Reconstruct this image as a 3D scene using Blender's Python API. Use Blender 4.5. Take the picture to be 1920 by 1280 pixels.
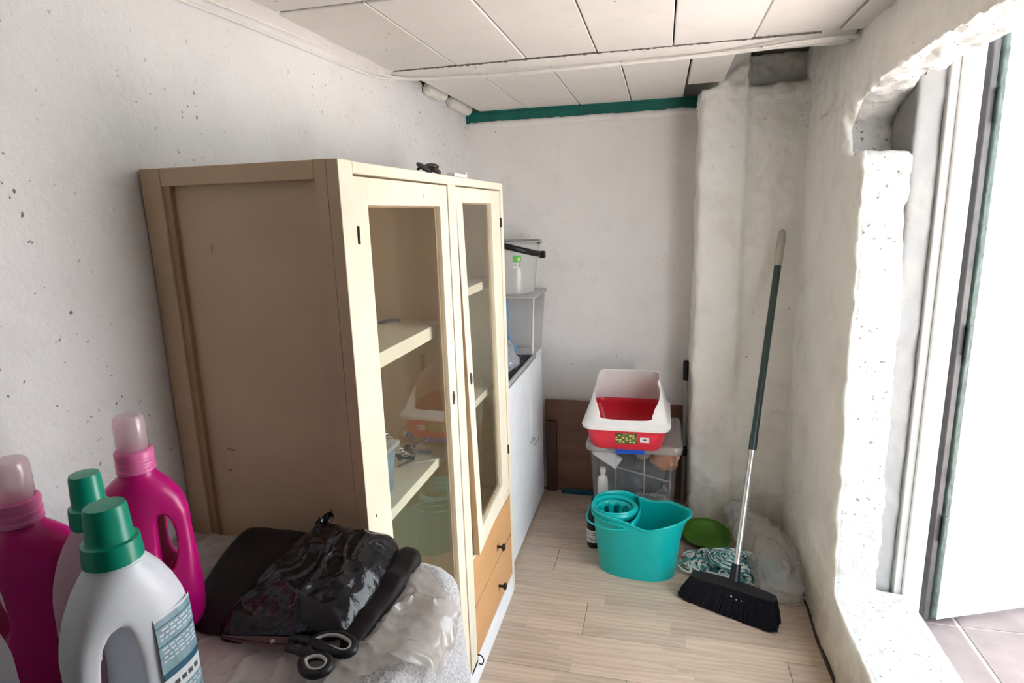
import bpy, bmesh, math, random
from math import sin, cos, pi, radians, sqrt, exp
from mathutils import Vector, Matrix, noise
random.seed(7)
S = bpy.context.scene
COL = S.collection
for o in list(bpy.data.objects): bpy.data.objects.remove(o)

# ------------------------------------------------------------------ camera, world, sun, exposure
cam_d = bpy.data.cameras.new('camera'); cam = bpy.data.objects.new('camera', cam_d); COL.objects.link(cam)
cam_d.lens = 21.35; cam_d.sensor_width = 36; cam_d.clip_start = 0.02
yw, pt, rl = radians(-13.974), radians(-11.968), radians(-1.739)
F_ = Vector((sin(yw)*cos(pt), cos(yw)*cos(pt), sin(pt))); R_ = Vector((cos(yw), -sin(yw), 0)); U_ = R_.cross(F_)
R2 = R_*cos(rl)+U_*sin(rl); U2 = U_*cos(rl)-R_*sin(rl)
cam.matrix_world = Matrix(((R2.x, U2.x, -F_.x, 0), (R2.y, U2.y, -F_.y, 0), (R2.z, U2.z, -F_.z, 1.5), (0, 0, 0, 1)))
S.camera = cam
world = bpy.data.worlds.new('sky'); S.world = world; world.use_nodes = True
wb = world.node_tree.nodes['Background']; wb.inputs[0].default_value = (0.86, 0.94, 1.0, 1); wb.inputs[1].default_value = 4.5
sun_d = bpy.data.lights.new('sun', 'SUN'); sun = bpy.data.objects.new('sun', sun_d); COL.objects.link(sun)
sun_d.energy = 40; sun_d.angle = radians(1.0); sun_d.color = (1, .985, .96)
sun.rotation_euler = (radians(4), radians(-9), 0)
sun['label'] = 'sun'
S.view_settings.view_transform = 'Standard'; S.view_settings.look = 'None'
S.view_settings.gamma = 1; S.view_settings.use_curve_mapping = False
S.view_settings.exposure = 0.85

# ------------------------------------------------------------------ material helpers
def newmat(name):
    m = bpy.data.materials.new(name); m.use_nodes = True
    nt = m.node_tree; nt.nodes.clear()
    out = nt.nodes.new('ShaderNodeOutputMaterial')
    return m, nt, out
def N(nt, t, **k):
    n = nt.nodes.new('ShaderNode'+t)
    for a, v in k.items():
        if a.startswith('i_'):
            n.inputs[a[2:].replace('_', ' ')].default_value = v
        else: setattr(n, a, v)
    return n
def coords(nt, scale=(1, 1, 1), obj=True):
    tc = N(nt, 'TexCoord') if obj else N(nt, 'NewGeometry'); mp = N(nt, 'Mapping'); mp.inputs['Scale'].default_value = scale
    nt.links.new(tc.outputs['Object' if obj else 'Position'], mp.inputs[0]); return mp.outputs[0]
def noise_t(nt, vec, scale, detail=4, rough=.55):
    n = N(nt, 'TexNoise'); n.inputs['Scale'].default_value = scale; n.inputs['Detail'].default_value = detail
    n.inputs['Roughness'].default_value = rough; nt.links.new(vec, n.inputs['Vector']); return n.outputs['Fac']
def ramp(nt, fac, a, b, c0=(0, 0, 0, 1), c1=(1, 1, 1, 1)):
    r = N(nt, 'ValToRGB'); e = r.color_ramp.elements; e[0].position = a; e[1].position = b; e[0].color = c0; e[1].color = c1
    nt.links.new(fac, r.inputs[0]); return r.outputs[0]
def mix(nt, f, a, b, bt='MIX'):
    m = N(nt, 'MixRGB', blend_type=bt)
    for i, v in zip((0, 1, 2), (f, a, b)):
        if hasattr(v, 'links'): nt.links.new(v, m.inputs[i])
        else: m.inputs[i].default_value = v if i == 0 else (tuple(v)+(1,) if len(v) == 3 else v)
    return m.outputs[0]
def bsdf(nt, out, col, rough=.5, bump=None, bstr=.3, bdist=.002, **k):
    b = N(nt, 'BsdfPrincipled')
    if hasattr(col, 'links'): nt.links.new(col, b.inputs['Base Color'])
    else: b.inputs['Base Color'].default_value = tuple(col)+(1,)
    b.inputs['Roughness'].default_value = rough
    for a, v in k.items(): b.inputs[a.replace('_', ' ')].default_value = v
    if bump is not None:
        bp = N(nt, 'Bump'); bp.inputs['Strength'].default_value = bstr; bp.inputs['Distance'].default_value = bdist
        nt.links.new(bump, bp.inputs['Height']); nt.links.new(bp.outputs[0], b.inputs['Normal'])
    if out is not None: nt.links.new(b.outputs[0], out.inputs[0])
    return b
def simple(name, col, rough=.5, var=.06, nscale=12, bstr=.1, bdist=.001, bscale=60, **k):
    m, nt, out = newmat(name); v = coords(nt)
    n = noise_t(nt, v, nscale)
    d = [max(0, c*(1-var*2)) for c in col]; l = [min(1, c*(1+var)) for c in col]
    c = mix(nt, ramp(nt, n, .3, .7), d, l)
    bsdf(nt, out, c, rough, noise_t(nt, v, bscale, 3), bstr, bdist, **k); return m
def plaster(name, col=(.80, .785, .77), specks=.5, dirt=.25, dirt_col=(.42, .36, .28), low=None, bumps=1., wide=False):
    """lime-washed plaster: small pits, faint blotches, dirt near the floor"""
    m, nt, out = newmat(name); v = coords(nt, obj=False)
    big = noise_t(nt, v, 1.7, 3); fine = noise_t(nt, v, 42, 5, .65); mid = noise_t(nt, v, 11, 4)
    c = mix(nt, ramp(nt, big, .35, .7), [x*.95 for x in col], [min(1, x*1.03) for x in col])
    c = mix(nt, ramp(nt, mid, .55, .85), c, [x*.9 for x in col])
    sp = noise_t(nt, v, 75, 2, .5); area = noise_t(nt, v, 2.3, 3)
    mask = mix(nt, 1.0, ramp(nt, sp, .66 if wide else .69, .71 if wide else .735), ramp(nt, area, *((.2, .4) if wide else (.45, .62))), 'MULTIPLY')
    mask = mix(nt, 1.0, mask, (specks,)*3, 'MULTIPLY')
    c = mix(nt, mask, c, (.16, .14, .12))
    vor = N(nt, 'TexVoronoi'); vor.inputs['Scale'].default_value = 14; nt.links.new(v, vor.inputs['Vector'])
    pit = ramp(nt, vor.outputs['Distance'], .03, .06, (1, 1, 1, 1), (0, 0, 0, 1))
    pit = mix(nt, 1.0, pit, ramp(nt, noise_t(nt, v, 6, 2), .55, .6), 'MULTIPLY')
    c = mix(nt, pit, c, (.2, .18, .15))
    if dirt:
        d = ramp(nt, noise_t(nt, v, 5, 6, .7), .52, .72)
        d = mix(nt, 1.0, d, (dirt,)*3, 'MULTIPLY'); c = mix(nt, d, c, dirt_col)
    if low:
        sx = N(nt, 'SeparateXYZ'); nt.links.new(v, sx.inputs[0])
        ad = N(nt, 'Math', operation='ADD'); nt.links.new(sx.outputs[2], ad.inputs[0])
        sc = N(nt, 'Math', operation='MULTIPLY'); sc.inputs[1].default_value = .5; nt.links.new(noise_t(nt, v, 7, 5, .7), sc.inputs[0])
        nt.links.new(sc.outputs[0], ad.inputs[1])
        l = ramp(nt, ad.outputs[0], .25, .25+low, (1, 1, 1, 1), (0, 0, 0, 1))
        l = mix(nt, 1.0, l, (.75,)*3, 'MULTIPLY'); c = mix(nt, l, c, (.40, .33, .24))
    hm = mix(nt, .45, fine, mid)
    bsdf(nt, out, c, .92, hm, .55*bumps, .006)
    return m
def wood(name, base, dark, axis='z', scale=1., rough=.55, bstr=.15):
    m, nt, out = newmat(name)
    s = {'x': (1.2, 14, 14), 'y': (14, 1.2, 14), 'z': (14, 14, 1.2)}[axis]
    v = coords(nt, tuple(q*scale for q in s)); n = noise_t(nt, v, 2.5, 6, .6)
    c = mix(nt, ramp(nt, n, .35, .7), dark, base)
    v2 = coords(nt); c = mix(nt, ramp(nt, noise_t(nt, v2, 3, 3), .4, .75), c, [q*.93 for q in base])
    bsdf(nt, out, c, rough, n, bstr, .001); return m
def clear(name, tint=(1, 1, 1), gloss=.1, diff=0., diffcol=(.9, .9, .9), rough=.02, bump=None, ior=1.45, bd=.004):
    """clear sheet: transparent + Fresnel reflection + some scatter"""
    m, nt, out = newmat(name)
    tr = N(nt, 'BsdfTransparent'); tr.inputs[0].default_value = tuple(tint)+(1,)
    gl = N(nt, 'BsdfGlossy'); gl.inputs['Roughness'].default_value = rough
    fr = N(nt, 'Fresnel'); ge = N(nt, 'NewGeometry'); mr = N(nt, 'MapRange')   # same index seen from either side of the thin sheet
    mr.inputs['To Min'].default_value = ior; mr.inputs['To Max'].default_value = 1/ior
    nt.links.new(ge.outputs['Backfacing'], mr.inputs['Value']); nt.links.new(mr.outputs[0], fr.inputs[0])
    last = tr.outputs[0]
    if diff:
        df = N(nt, 'BsdfDiffuse'); df.inputs[0].default_value = tuple(diffcol)+(1,)
        tl = N(nt, 'BsdfTranslucent'); tl.inputs[0].default_value = tuple(diffcol)+(1,)
        m1 = N(nt, 'MixShader'); m1.inputs[0].default_value = .5; nt.links.new(df.outputs[0], m1.inputs[1]); nt.links.new(tl.outputs[0], m1.inputs[2])
        m0 = N(nt, 'MixShader'); m0.inputs[0].default_value = diff; nt.links.new(last, m0.inputs[1]); nt.links.new(m1.outputs[0], m0.inputs[2]); last = m0.outputs[0]
    ad = N(nt, 'Math', operation='ADD'); ad.inputs[1].default_value = gloss*.2; nt.links.new(fr.outputs[0], ad.inputs[0])
    mx = N(nt, 'MixShader'); nt.links.new(ad.outputs[0], mx.inputs[0]); nt.links.new(last, mx.inputs[1]); nt.links.new(gl.outputs[0], mx.inputs[2])
    if bump:
        v = coords(nt); bp = N(nt, 'Bump'); bp.inputs['Strength'].default_value = .6; bp.inputs['Distance'].default_value = bd
        nt.links.new(noise_t(nt, v, bump, 4, .6), bp.inputs['Height'])
        nt.links.new(bp.outputs[0], gl.inputs['Normal']); nt.links.new(bp.outputs[0], fr.inputs['Normal'])
    nt.links.new(mx.outputs[0], out.inputs[0]); return m

# ------------------------------------------------------------------ mesh helpers
class MB:
    def __init__(s): s.b = bmesh.new()
    def box(s, x0, x1, y0, y1, z0, z1, bev=0., seg=2, rot=None, org=None):
        r = bmesh.ops.create_cube(s.b, size=1)['verts']
        for v in r: v.co = Vector((x0+(v.co.x+.5)*(x1-x0), y0+(v.co.y+.5)*(y1-y0), z0+(v.co.z+.5)*(z1-z0)))
        if bev:
            es = list({e for v in r for e in v.link_edges})
            q = bmesh.ops.bevel(s.b, geom=es, offset=bev, segments=seg, affect='EDGES', profile=.5)
            r = list({v for f in q['faces'] for v in f.verts} | {v for v in r if v.is_valid})
        if rot is not None:
            o = Vector(org or ((x0+x1)/2, (y0+y1)/2, (z0+z1)/2))
            for v in r: v.co = rot @ (v.co-o)+o
        return s
    def prism(s, pts, axis, a, b):
        """polygon in the plane normal to axis, extruded from a to b"""
        def P(p, w): return {'x': (w, p[0], p[1]), 'y': (p[0], w, p[1]), 'z': (p[0], p[1], w)}[axis]
        A = [s.b.verts.new(P(p, a)) for p in pts]; Bv = [s.b.verts.new(P(p, b)) for p in pts]; n = len(pts)
        s.b.faces.new(A); s.b.faces.new(Bv[::-1])
        for i in range(n): s.b.faces.new((A[i], Bv[i], Bv[(i+1) % n], A[(i+1) % n]))
        return s
    def rings(s, rs, closed=True, cap0=True, cap1=True, loop=False):
        V = [[s.b.verts.new(p) for p in r] for r in rs]; n = len(rs[0])
        rng = range(len(V) if loop else len(V)-1)
        for i in rng:
            a, b = V[i], V[(i+1) % len(V)]
            for j in range(n if closed else n-1): s.b.faces.new((a[j], a[(j+1) % n], b[(j+1) % n], b[j]))
        if cap0: s.b.faces.new(V[0][::-1])
        if cap1: s.b.faces.new(V[-1])
        return V
    def lathe(s, prof, c=(0, 0, 0), n=32, sx=1., sy=1., cap0=True, cap1=True, rot=None):
        rs = []
        for r, z in prof:
            ring = []
            for k in range(n):
                p = Vector((r*cos(2*pi*k/n)*sx, r*sin(2*pi*k/n)*sy, z))
                if rot is not None: p = rot @ p
                ring.append(p+Vector(c))
            rs.append(ring)
        s.rings(rs, True, cap0, cap1); return s
    def tube(s, pts, r, n=10, caps=True, closed=False):
        pts = [Vector(p) for p in pts]; rs = []; m = len(pts)
        rr = r if hasattr(r, '__len__') else [r]*m
        up = Vector((0, 0, 1)); prev = None
        for i, p in enumerate(pts):
            if closed: t = (pts[(i+1) % m]-pts[i-1])
            else: t = pts[min(i+1, m-1)]-pts[max(i-1, 0)]
            if t.length < 1e-9: t = Vector((0, 0, 1))
            t.normalize()
            a = (prev if prev is not None else (up if abs(t.z) < .9 else Vector((1, 0, 0))))
            a = a-t*a.dot(t)
            if a.length < 1e-6: a = t.orthogonal()
            a.normalize(); prev = a; b = t.cross(a)
            rs.append([p+(a*cos(2*pi*k/n)+b*sin(2*pi*k/n))*rr[i] for k in range(n)])
        s.rings(rs, True, caps and not closed, caps and not closed, loop=closed); return s
    def cyl(s, a, b, r0, r1=None, n=20): return s.tube([a, b], [r0, r0 if r1 is None else r1], n)
    def grid(s, fn, nu, nv):
        V = [[s.b.verts.new(fn(i/nu, j/nv)) for j in range(nv+1)] for i in range(nu+1)]
        for i in range(nu):
            for j in range(nv): s.b.faces.new((V[i][j], V[i+1][j], V[i+1][j+1], V[i][j+1]))
        return s
    def build(s, name, mat, parent=None, smooth=True, fix=True, loc=None):
        if fix: bmesh.ops.recalc_face_normals(s.b, faces=s.b.faces)
        me = bpy.data.meshes.new(name); s.b.to_mesh(me); s.b.free()
        for m in (mat if isinstance(mat, (list, tuple)) else [mat]): me.materials.append(m)
        o = bpy.data.objects.new(name, me); COL.objects.link(o)
        if parent: 
            o.parent = parent
            o.matrix_parent_inverse = Matrix.Identity(4)
        if smooth:
            me.shade_smooth()
            me.set_sharp_from_angle(angle=radians(38))
        if loc: o.location = loc
        return o
def bake(o):
    dg = bpy.context.evaluated_depsgraph_get(); dg.update()
    me = bpy.data.meshes.new_from_object(o.evaluated_get(dg)); me.name = o.name
    o.modifiers.clear(); o.data = me; return o
def mod(o, t, **k):
    m = o.modifiers.new(t.lower(), t)
    for a, v in k.items(): setattr(m, a, v)
    return m
def solidify(o, th, off=0): mod(o, 'SOLIDIFY', thickness=th, offset=off); return bake(o)
def remesh(o, vox, smooth=0):
    mod(o, 'REMESH', mode='VOXEL', voxel_size=vox, use_smooth_shade=True)
    if smooth: mod(o, 'SMOOTH', factor=.5, iterations=smooth)
    return bake(o)
def displace(o, fn):
    me = o.data; nm = [v.normal.copy() for v in me.vertices]
    for v, n in zip(me.vertices, nm): v.co = v.co+fn(v.co, n)
    me.update(); return o
def nz(p, s, seed=0): return noise.noise(Vector((p[0]*s+seed, p[1]*s+seed*.7, p[2]*s-seed)))
def rough_fn(a1=.007, s1=9, a2=.003, s2=28, a3=.0012, s3=80):
    return lambda p, n: n*(a1*nz(p, s1)+a2*nz(p, s2, 3)+a3*nz(p, s3, 9))
def thing(name, label, cat, loc=(0, 0, 0), rz=0, group=None):
    o = bpy.data.objects.new(name, None); COL.objects.link(o); o.location = loc; o.rotation_euler = (0, 0, rz)
    o.empty_display_size = .05; o['label'] = label; o['category'] = cat
    if group: o['group'] = group
    return o
def tag(o, label, cat, group=None):
    o['label'] = label; o['category'] = cat
    if group: o['group'] = group
    return o
def struct(o): o['kind'] = 'structure'; return o
def rrect(cx, cy, hx, hy, r, z=0, n=6):
    out = []
    for qx, qy, a0 in ((1, 1, 0), (-1, 1, 90), (-1, -1, 180), (1, -1, 270)):
        for k in range(n+1):
            a = radians(a0+90*k/n); out.append(Vector((cx+qx*(hx-r)+r*cos(a), cy+qy*(hy-r)+r*sin(a), z)))
    return out
def sup(hx, hy, z, n=2.6, m=48, cx=0, cy=0):
    out = []
    for k in range(m):
        t = 2*pi*k/m; c, s_ = cos(t), sin(t)
        out.append(Vector((cx+hx*math.copysign(abs(c)**(2/n), c), cy+hy*math.copysign(abs(s_)**(2/n), s_), z)))
    return out
def smoothpath(pts, n=8, closed=False):
    pts = [Vector(p) for p in pts]; out = []; m = len(pts)
    for i in range(m if closed else m-1):
        if closed: p0, p1, p2, p3 = pts[i-1], pts[i], pts[(i+1) % m], pts[(i+2) % m]
        else: p0, p1, p2, p3 = pts[max(i-1, 0)], pts[i], pts[i+1], pts[min(i+2, m-1)]
        for k in range(n):
            t = k/n; out.append(.5*((2*p1)+(p2-p0)*t+(2*p0-5*p1+4*p2-p3)*t*t+(3*p1-p0-3*p2+p3)*t**3))
    if not closed: out.append(pts[-1])
    return out

# ------------------------------------------------------------------ materials
M_left = plaster('whitewash_left', (.75, .74, .735), 1., .14, bumps=2.4)
M_back = plaster('whitewash_back', (.80, .765, .75), .25, .08)
M_right = plaster('whitewash_right', (.86, .845, .80), .6, .22, low=.28, bumps=1.4)
M_pillar = plaster('whitewash_pillar', (.87, .85, .81), .4, .22, low=.25, bumps=1.3)
M_tile = plaster('ceiling_paint', (.78, .755, .715), .15, .03, bumps=.3)
M_tile_spot = plaster('ceiling_paint_pitted', (.72, .695, .65), 1., .12, bumps=.7)
M_band = plaster('band_plaster', (.74, .72, .68), 1., .1, bumps=1.)
M_gapshade = simple('gap_shade', (.05, .045, .04), .95)  # near-black colour standing in for shade inside gaps
M_grout = simple('ceiling_slab', (.12, .11, .10), .95)
M_green = simple('green_paint', (.0, .12, .095), .5, .15, 9)
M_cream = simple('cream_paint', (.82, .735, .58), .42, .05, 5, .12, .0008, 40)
M_cream_shade = simple('cream_paint_shaded', (.62, .45, .29), .5, .05, 4, .12, .0008, 40)  # the same cream darkened: shade of the near side put into the colour
M_edge = wood('raw_wood_edge', (.50, .33, .19), (.36, .22, .12))
M_inner = wood('inner_wood', (.70, .52, .32), (.60, .43, .25), 'z', .5)
M_inner_olive = simple('inner_olive', (.58, .58, .36), .6, .06, 4)
M_drawer = wood('drawer_wood', (.66, .36, .16), (.56, .29, .12), 'y', .8, .4)
M_dark = simple('dark_metal', (.03, .025, .02), .45, Metallic=.5)
M_bronze = simple('aged_bronze', (.10, .08, .06), .4, Metallic=.6)
M_white = simple('white_melamine', (.88, .90, .93), .4, .02)
M_glass = clear('window_glass', (.97, .98, .96), .0, .02, (.6, .6, .52), ior=1.33)
M_clear = clear('clear_plastic', (.98, .98, .98), .02, .13, (.95, .96, .97), .12, ior=1.3)
M_clear3 = clear('storage_box_plastic', (.985, .985, .985), .02, .055, (.95, .96, .97), .12, ior=1.3)
M_clear2 = clear('clear_plastic_thick', (.96, .96, .96), .1, .28, (.92, .90, .88), .15, ior=1.25)
M_frost = clear('frosted_plastic', (.97, .97, .97), .1, .42, (.95, .95, .93), .15, ior=1.25)
M_black = simple('black_plastic', (.009, .010, .013), .4, .1, Specular_IOR_Level=.35)
M_teal = simple('teal_plastic', (.0, .43, .42), .32, .04, 6, Subsurface_Weight=.0)
M_red = simple('red_plastic', (.72, .03, .055), .35, .04)
M_litterwhite = simple('white_plastic', (.84, .81, .79), .35, .03)
M_brown = wood('brown_board', (.22, .11, .07), (.15, .075, .05), 'x', .6)
M_brown2 = wood('dark_board', (.10, .045, .035), (.07, .03, .025), 'z', .6)
M_blue = simple('blue_plastic', (.02, .10, .62), .35)
M_bluebrush = simple('light_blue_plastic', (.02, .33, .70), .35)
M_pink = simple('magenta_plastic', (.50, .002, .17), .30, .05, 5, Subsurface_Weight=.12, Subsurface_Scale=.02)
M_pinkring = simple('pink_collar', (.72, .16, .38), .35, .03, Subsurface_Weight=.2, Subsurface_Scale=.02)
M_cup = clear('cup_plastic', (.98, .90, .93), .2, .35, (.95, .86, .88), .15, ior=1.3)
M_whitebot = simple('white_bottle_plastic', (.74, .77, .84), .32, .02, Subsurface_Weight=.1, Subsurface_Scale=.02)
M_white_pinkrefl = simple('white_plastic_pink_reflection', (.68, .42, .52), .35, .05)  # white bottle with its shade and reflected pink put into the colour
M_greencap = simple('green_cap_plastic', (.0, .30, .19), .28, .05)
M_steel = simple('brushed_steel', (.55, .55, .55), .28, .05, Metallic=.9)
M_darkblade = simple('dull_blade', (.18, .12, .13), .35, .1, Metallic=.8)
M_greyplastic = simple('grey_plastic', (.42, .41, .40), .5)
M_beige = simple('beige_grip', (.50, .48, .40), .45)
M_darkgreen = simple('dark_green_pole', (.02, .045, .045), .3)
M_lime = simple('lime_plastic', (.055, .17, .008), .45, .1)
M_orange = simple('orange_stuff', (.55, .22, .10), .6)
M_paper = simple('paper', (.78, .78, .76), .7)
M_dkgrey = simple('dark_grey', (.07, .07, .075), .6)
M_brick = simple('bare_brick', (.50, .22, .13), .9, .2, 20, .6, .004)
M_doorwhite = simple('door_white', (.86, .86, .85), .5, .02, 8)
M_doorgreen = simple('door_edge_green', (.030, .052, .042), .6, .35, 18, .5, .003)
M_doorgrey = simple('door_edge_grey', (.045, .04, .04), .6, .2, 18)
M_stone = simple('rough_stone', (.24, .22, .20), .95, .3, 14, .8, .006)

def floor_mat():
    m, nt, out = newmat('oak_laminate')
    g = N(nt, 'TexCoord'); sx = N(nt, 'SeparateXYZ'); nt.links.new(g.outputs['Object'], sx.inputs[0])
    oi = N(nt, 'ObjectInfo')
    def math_(op, a, b=None, c=None):
        n = N(nt, 'Math', operation=op)
        for i, v in enumerate((a, b, c)):
            if v is None: continue
            if hasattr(v, 'links'): nt.links.new(v, n.inputs[i])
            else: n.inputs[i].default_value = v
        return n.outputs[0]
    # three printed strips per board, each strip broken into staves
    strip = math_('FLOOR', math_('DIVIDE', sx.outputs[1], .0635))
    off = math_('FRACT', math_('MULTIPLY', math_('ADD', strip, math_('MULTIPLY', oi.outputs['Random'], 7.3)), .377))
    stave = math_('FLOOR', math_('ADD', math_('DIVIDE', sx.outputs[0], .40), math_('MULTIPLY', off, 3)))
    cb = N(nt, 'CombineXYZ'); nt.links.new(strip, cb.inputs[0]); nt.links.new(stave, cb.inputs[1]); nt.links.new(math_('MULTIPLY', oi.outputs['Random'], 50), cb.inputs[2])
    wn = N(nt, 'TexWhiteNoise', noise_dimensions='3D'); nt.links.new(cb.outputs[0], wn.inputs[0])
    add = N(nt, 'VectorMath', operation='ADD'); nt.links.new(g.outputs['Object'], add.inputs[0])
    sc = N(nt, 'VectorMath', operation='SCALE'); sc.inputs['Scale'].default_value = 13.; nt.links.new(wn.outputs['Color'], sc.inputs[0]); nt.links.new(sc.outputs[0], add.inputs[1])
    mp = N(nt, 'Mapping'); mp.inputs['Scale'].default_value = (1.5, 9, 9); nt.links.new(add.outputs[0], mp.inputs[0])
    gr = noise_t(nt, mp.outputs[0], 2.2, 6, .6)
    wv = N(nt, 'TexWave', wave_type='BANDS', bands_direction='Y'); wv.inputs['Scale'].default_value = 1.4; wv.inputs['Distortion'].default_value = 9; wv.inputs['Detail'].default_value = 3; wv.inputs['Detail Scale'].default_value = 1.2
    nt.links.new(mp.outputs[0], wv.inputs['Vector'])
    g2 = mix(nt, .22, gr, wv.outputs['Fac'])
    c = mix(nt, ramp(nt, g2, .25, .75), (.40, .305, .235), (.57, .465, .375))
    tone = ramp(nt, wn.outputs['Value'], 0, 1, (.91, .90, .89, 1), (1.09, 1.06, 1.03, 1))
    c = mix(nt, 1.0, c, tone, 'MULTIPLY')
    bsdf(nt, out, c, .42, g2, .08, .0006)
    return m
M_floor = floor_mat()
M_patio = simple('terracotta_tile', (.19, .15, .145), .7, .12, 9, .2, .001)
M_patiogrout = simple('patio_grout', (.40, .36, .34), .9)

# ------------------------------------------------------------------ floor: laminate planks
XL, XR, YB, YF = -.977, .567, 3.099, -1.6
CZ = 2.0
m = MB(); m.box(XL-.1, XR+.05, YF-.1, YB+.1, -.06, -.010); floor = struct(m.build('floor', M_grout, smooth=False))
row = 0; y = YB-.03
PW, PL = .1905, 1.21
while y > YF:
    y0 = max(y-PW, YF); x = XL-((row*.43+.25) % 1)*PL
    while x < XR+.01:
        a, b = max(x, XL+.002), min(x+PL, XR+.03)
        if b-a > .02:
            q = MB(); q.box(0, b-a-.0016, 0, y-y0-.0016, -.010, 0, .0009, 1)
            p = q.build('plank', M_floor, floor, smooth=False); p.location = (a, y0, 0)
        x += PL
    y -= PW; row += 1

# ------------------------------------------------------------------ left, back and rear walls
def wallgrid(name, fn, nu, nv, mat, nrm, th=.12, amp=(.004, .0015)):
    def f(u, v):
        p = Vector(fn(u, v)); return p+Vector(nrm)*(amp[0]*nz(p, 4)+amp[1]*nz(p, 26, 5))
    q = MB(); q.grid(f, nu, nv)
    # back skin so that the wall has thickness
    o = q.build(name, mat, None, fix=False)
    bm = bmesh.new(); bm.from_mesh(o.data)
    edge = [e for e in bm.edges if e.is_boundary]
    r = bmesh.ops.extrude_edge_only(bm, edges=edge); vs = [v for v in r['geom'] if isinstance(v, bmesh.types.BMVert)]
    for v in vs: v.co -= Vector(nrm)*th
    bm.to_mesh(o.data); bm.free(); o.data.shade_smooth(); o.data.set_sharp_from_angle(angle=radians(40))
    return struct(o)
wl = wallgrid('wall_left', lambda u, v: (XL, YF-.1+(YB+.2-YF)*u, 0+2.13*v), 300, 130, M_left, (1, 0, 0))
def backf(u, v):
    top = 1.946+.006*noise.noise(Vector((u*9, 0, 2)))+.004*noise.noise(Vector((u*30, 5, 2)))
    if u > .72: top += .0
    return (XL-.05+(XR+.25-XL)*u, YB, top*v)
wb_ = wallgrid('wall_back', backf, 170, 120, M_back, (0, -1, 0))
m = MB(); m.box(XL-.1, XR+.13, YF-.12, YF, 0, 2.13); struct(m.build('wall_rear', simple('rear_bounce_dark', (.20, .16, .13), .8), smooth=False))  # unseen wall; its dark tone is invented to cut bounce light

# green painted steel beam above the back wall
m = MB(); m.box(XL-.05, .40, YB+.0045, YB+.16, 1.925, 2.004, .002, 1)
m.box(XL-.05, .30, YB-.006, YB+.02, 1.992, 2.003, .001, 1)
o = m.build('trim_1', M_green); struct(o)
# rough mortar lip that breaks over the beam
m = MB()
def lip(u, v):
    x = XL+.02+(.13-XL)*u; zt = 1.952+.007*noise.noise(Vector((x*8, 1, 0)))+.004*noise.noise(Vector((x*34, 1, 0)))
    a = v*pi; return (x, YB+.004-.012*sin(a)-.002*noise.noise(Vector((x*40, v*3, 0))), zt-.035+.035*(1-cos(a))/2)
m.grid(lip, 160, 6); struct(m.build('trim_2', M_back, fix=False))

# ------------------------------------------------------------------ ceiling: ceramic slabs between beams
m = MB(); m.box(XL-.12, XR+.35, YF-.12, YB+.2, 2.115, 2.25)
ceil_ = struct(m.build('ceiling', M_grout, smooth=False))
def ctile(x0, x1, y0, y1, spot=False, dz=0., tilt=0.):
    q = MB(); g = .0022
    q.box(x0+g, x1-g, y0+g, y1-g, 0, .03, .0025, 1)
    o = q.build('tile', M_tile_spot if spot else M_tile, ceil_, smooth=False)
    for v in o.data.vertices: v.co.z += CZ+dz+tilt*(v.co.x-(x0+x1)/2)+.0015*noise.noise(v.co*3)
    return o
xs = [XL-.02, -.70, -.452, -.217, .022, .259, .50, .60]
for r, (y0, y1) in enumerate(((1.462, 2.135), (.79, 1.455), (.115, .783), (-.56, .108), (-1.235, -.567), (-1.62, -1.242))):
    off = 0 if r == 0 else (.07*((r*37) % 3)-.05)
    for i in range(len(xs)-1):
        a = xs[i]+(off if i else 0); b = xs[i+1]+(off if i+1 < len(xs)-1 else 0)
        ctile(a, min(b, .6), y0, y1, spot=(r == 0 and i in (0, 5, 6)) or (r == 1 and i < 3), dz=random.uniform(-.0015, .0015)+(.004 if (r == 0 and i == 5) else 0))
xb = [-.905, -.662, -.398, -.153, .085]
for i in range(4): ctile(xb[i], xb[i+1], 2.25, YB+.02, dz=random.uniform(-.001, .001))
ctile(.089, .235, 2.27, 2.81, spot=True, dz=.003, tilt=.02)
# plaster band hiding the middle beam, running the width of the room
q = MB()
def band(u, v):
    x = XL-.01+(.56-XL)*u; w0 = 2.128+.004*noise.noise(Vector((x*14, 0, 0))); w1 = 2.262+(.05*max(0, x-.1)/.4)+.006*noise.noise(Vector((x*12, 7, 0)))
    yy = w0+(w1-w0)*v; e = sin(v*pi)**.5
    return (x, yy, 2.012-.026*e+.003*noise.noise(Vector((x*20, yy*20, 0))))
q.grid(band, 220, 14); o = q.build('plaster_band', M_band, ceil_, fix=False)
q = MB()
def crumb(u, v):
    x = XL+.05+(.40-XL)*u; a = v*2*pi; r = .0035*(.4+abs(noise.noise(Vector((x*45, 3, 0)))))*1.6
    return (x, 2.1285+r*cos(a)+.003*noise.noise(Vector((x*25, 0, 0))), 1.9985+r*sin(a))
q.grid(crumb, 420, 6); q.build('crumbled_joint', M_grout, ceil_, fix=False)
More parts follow.
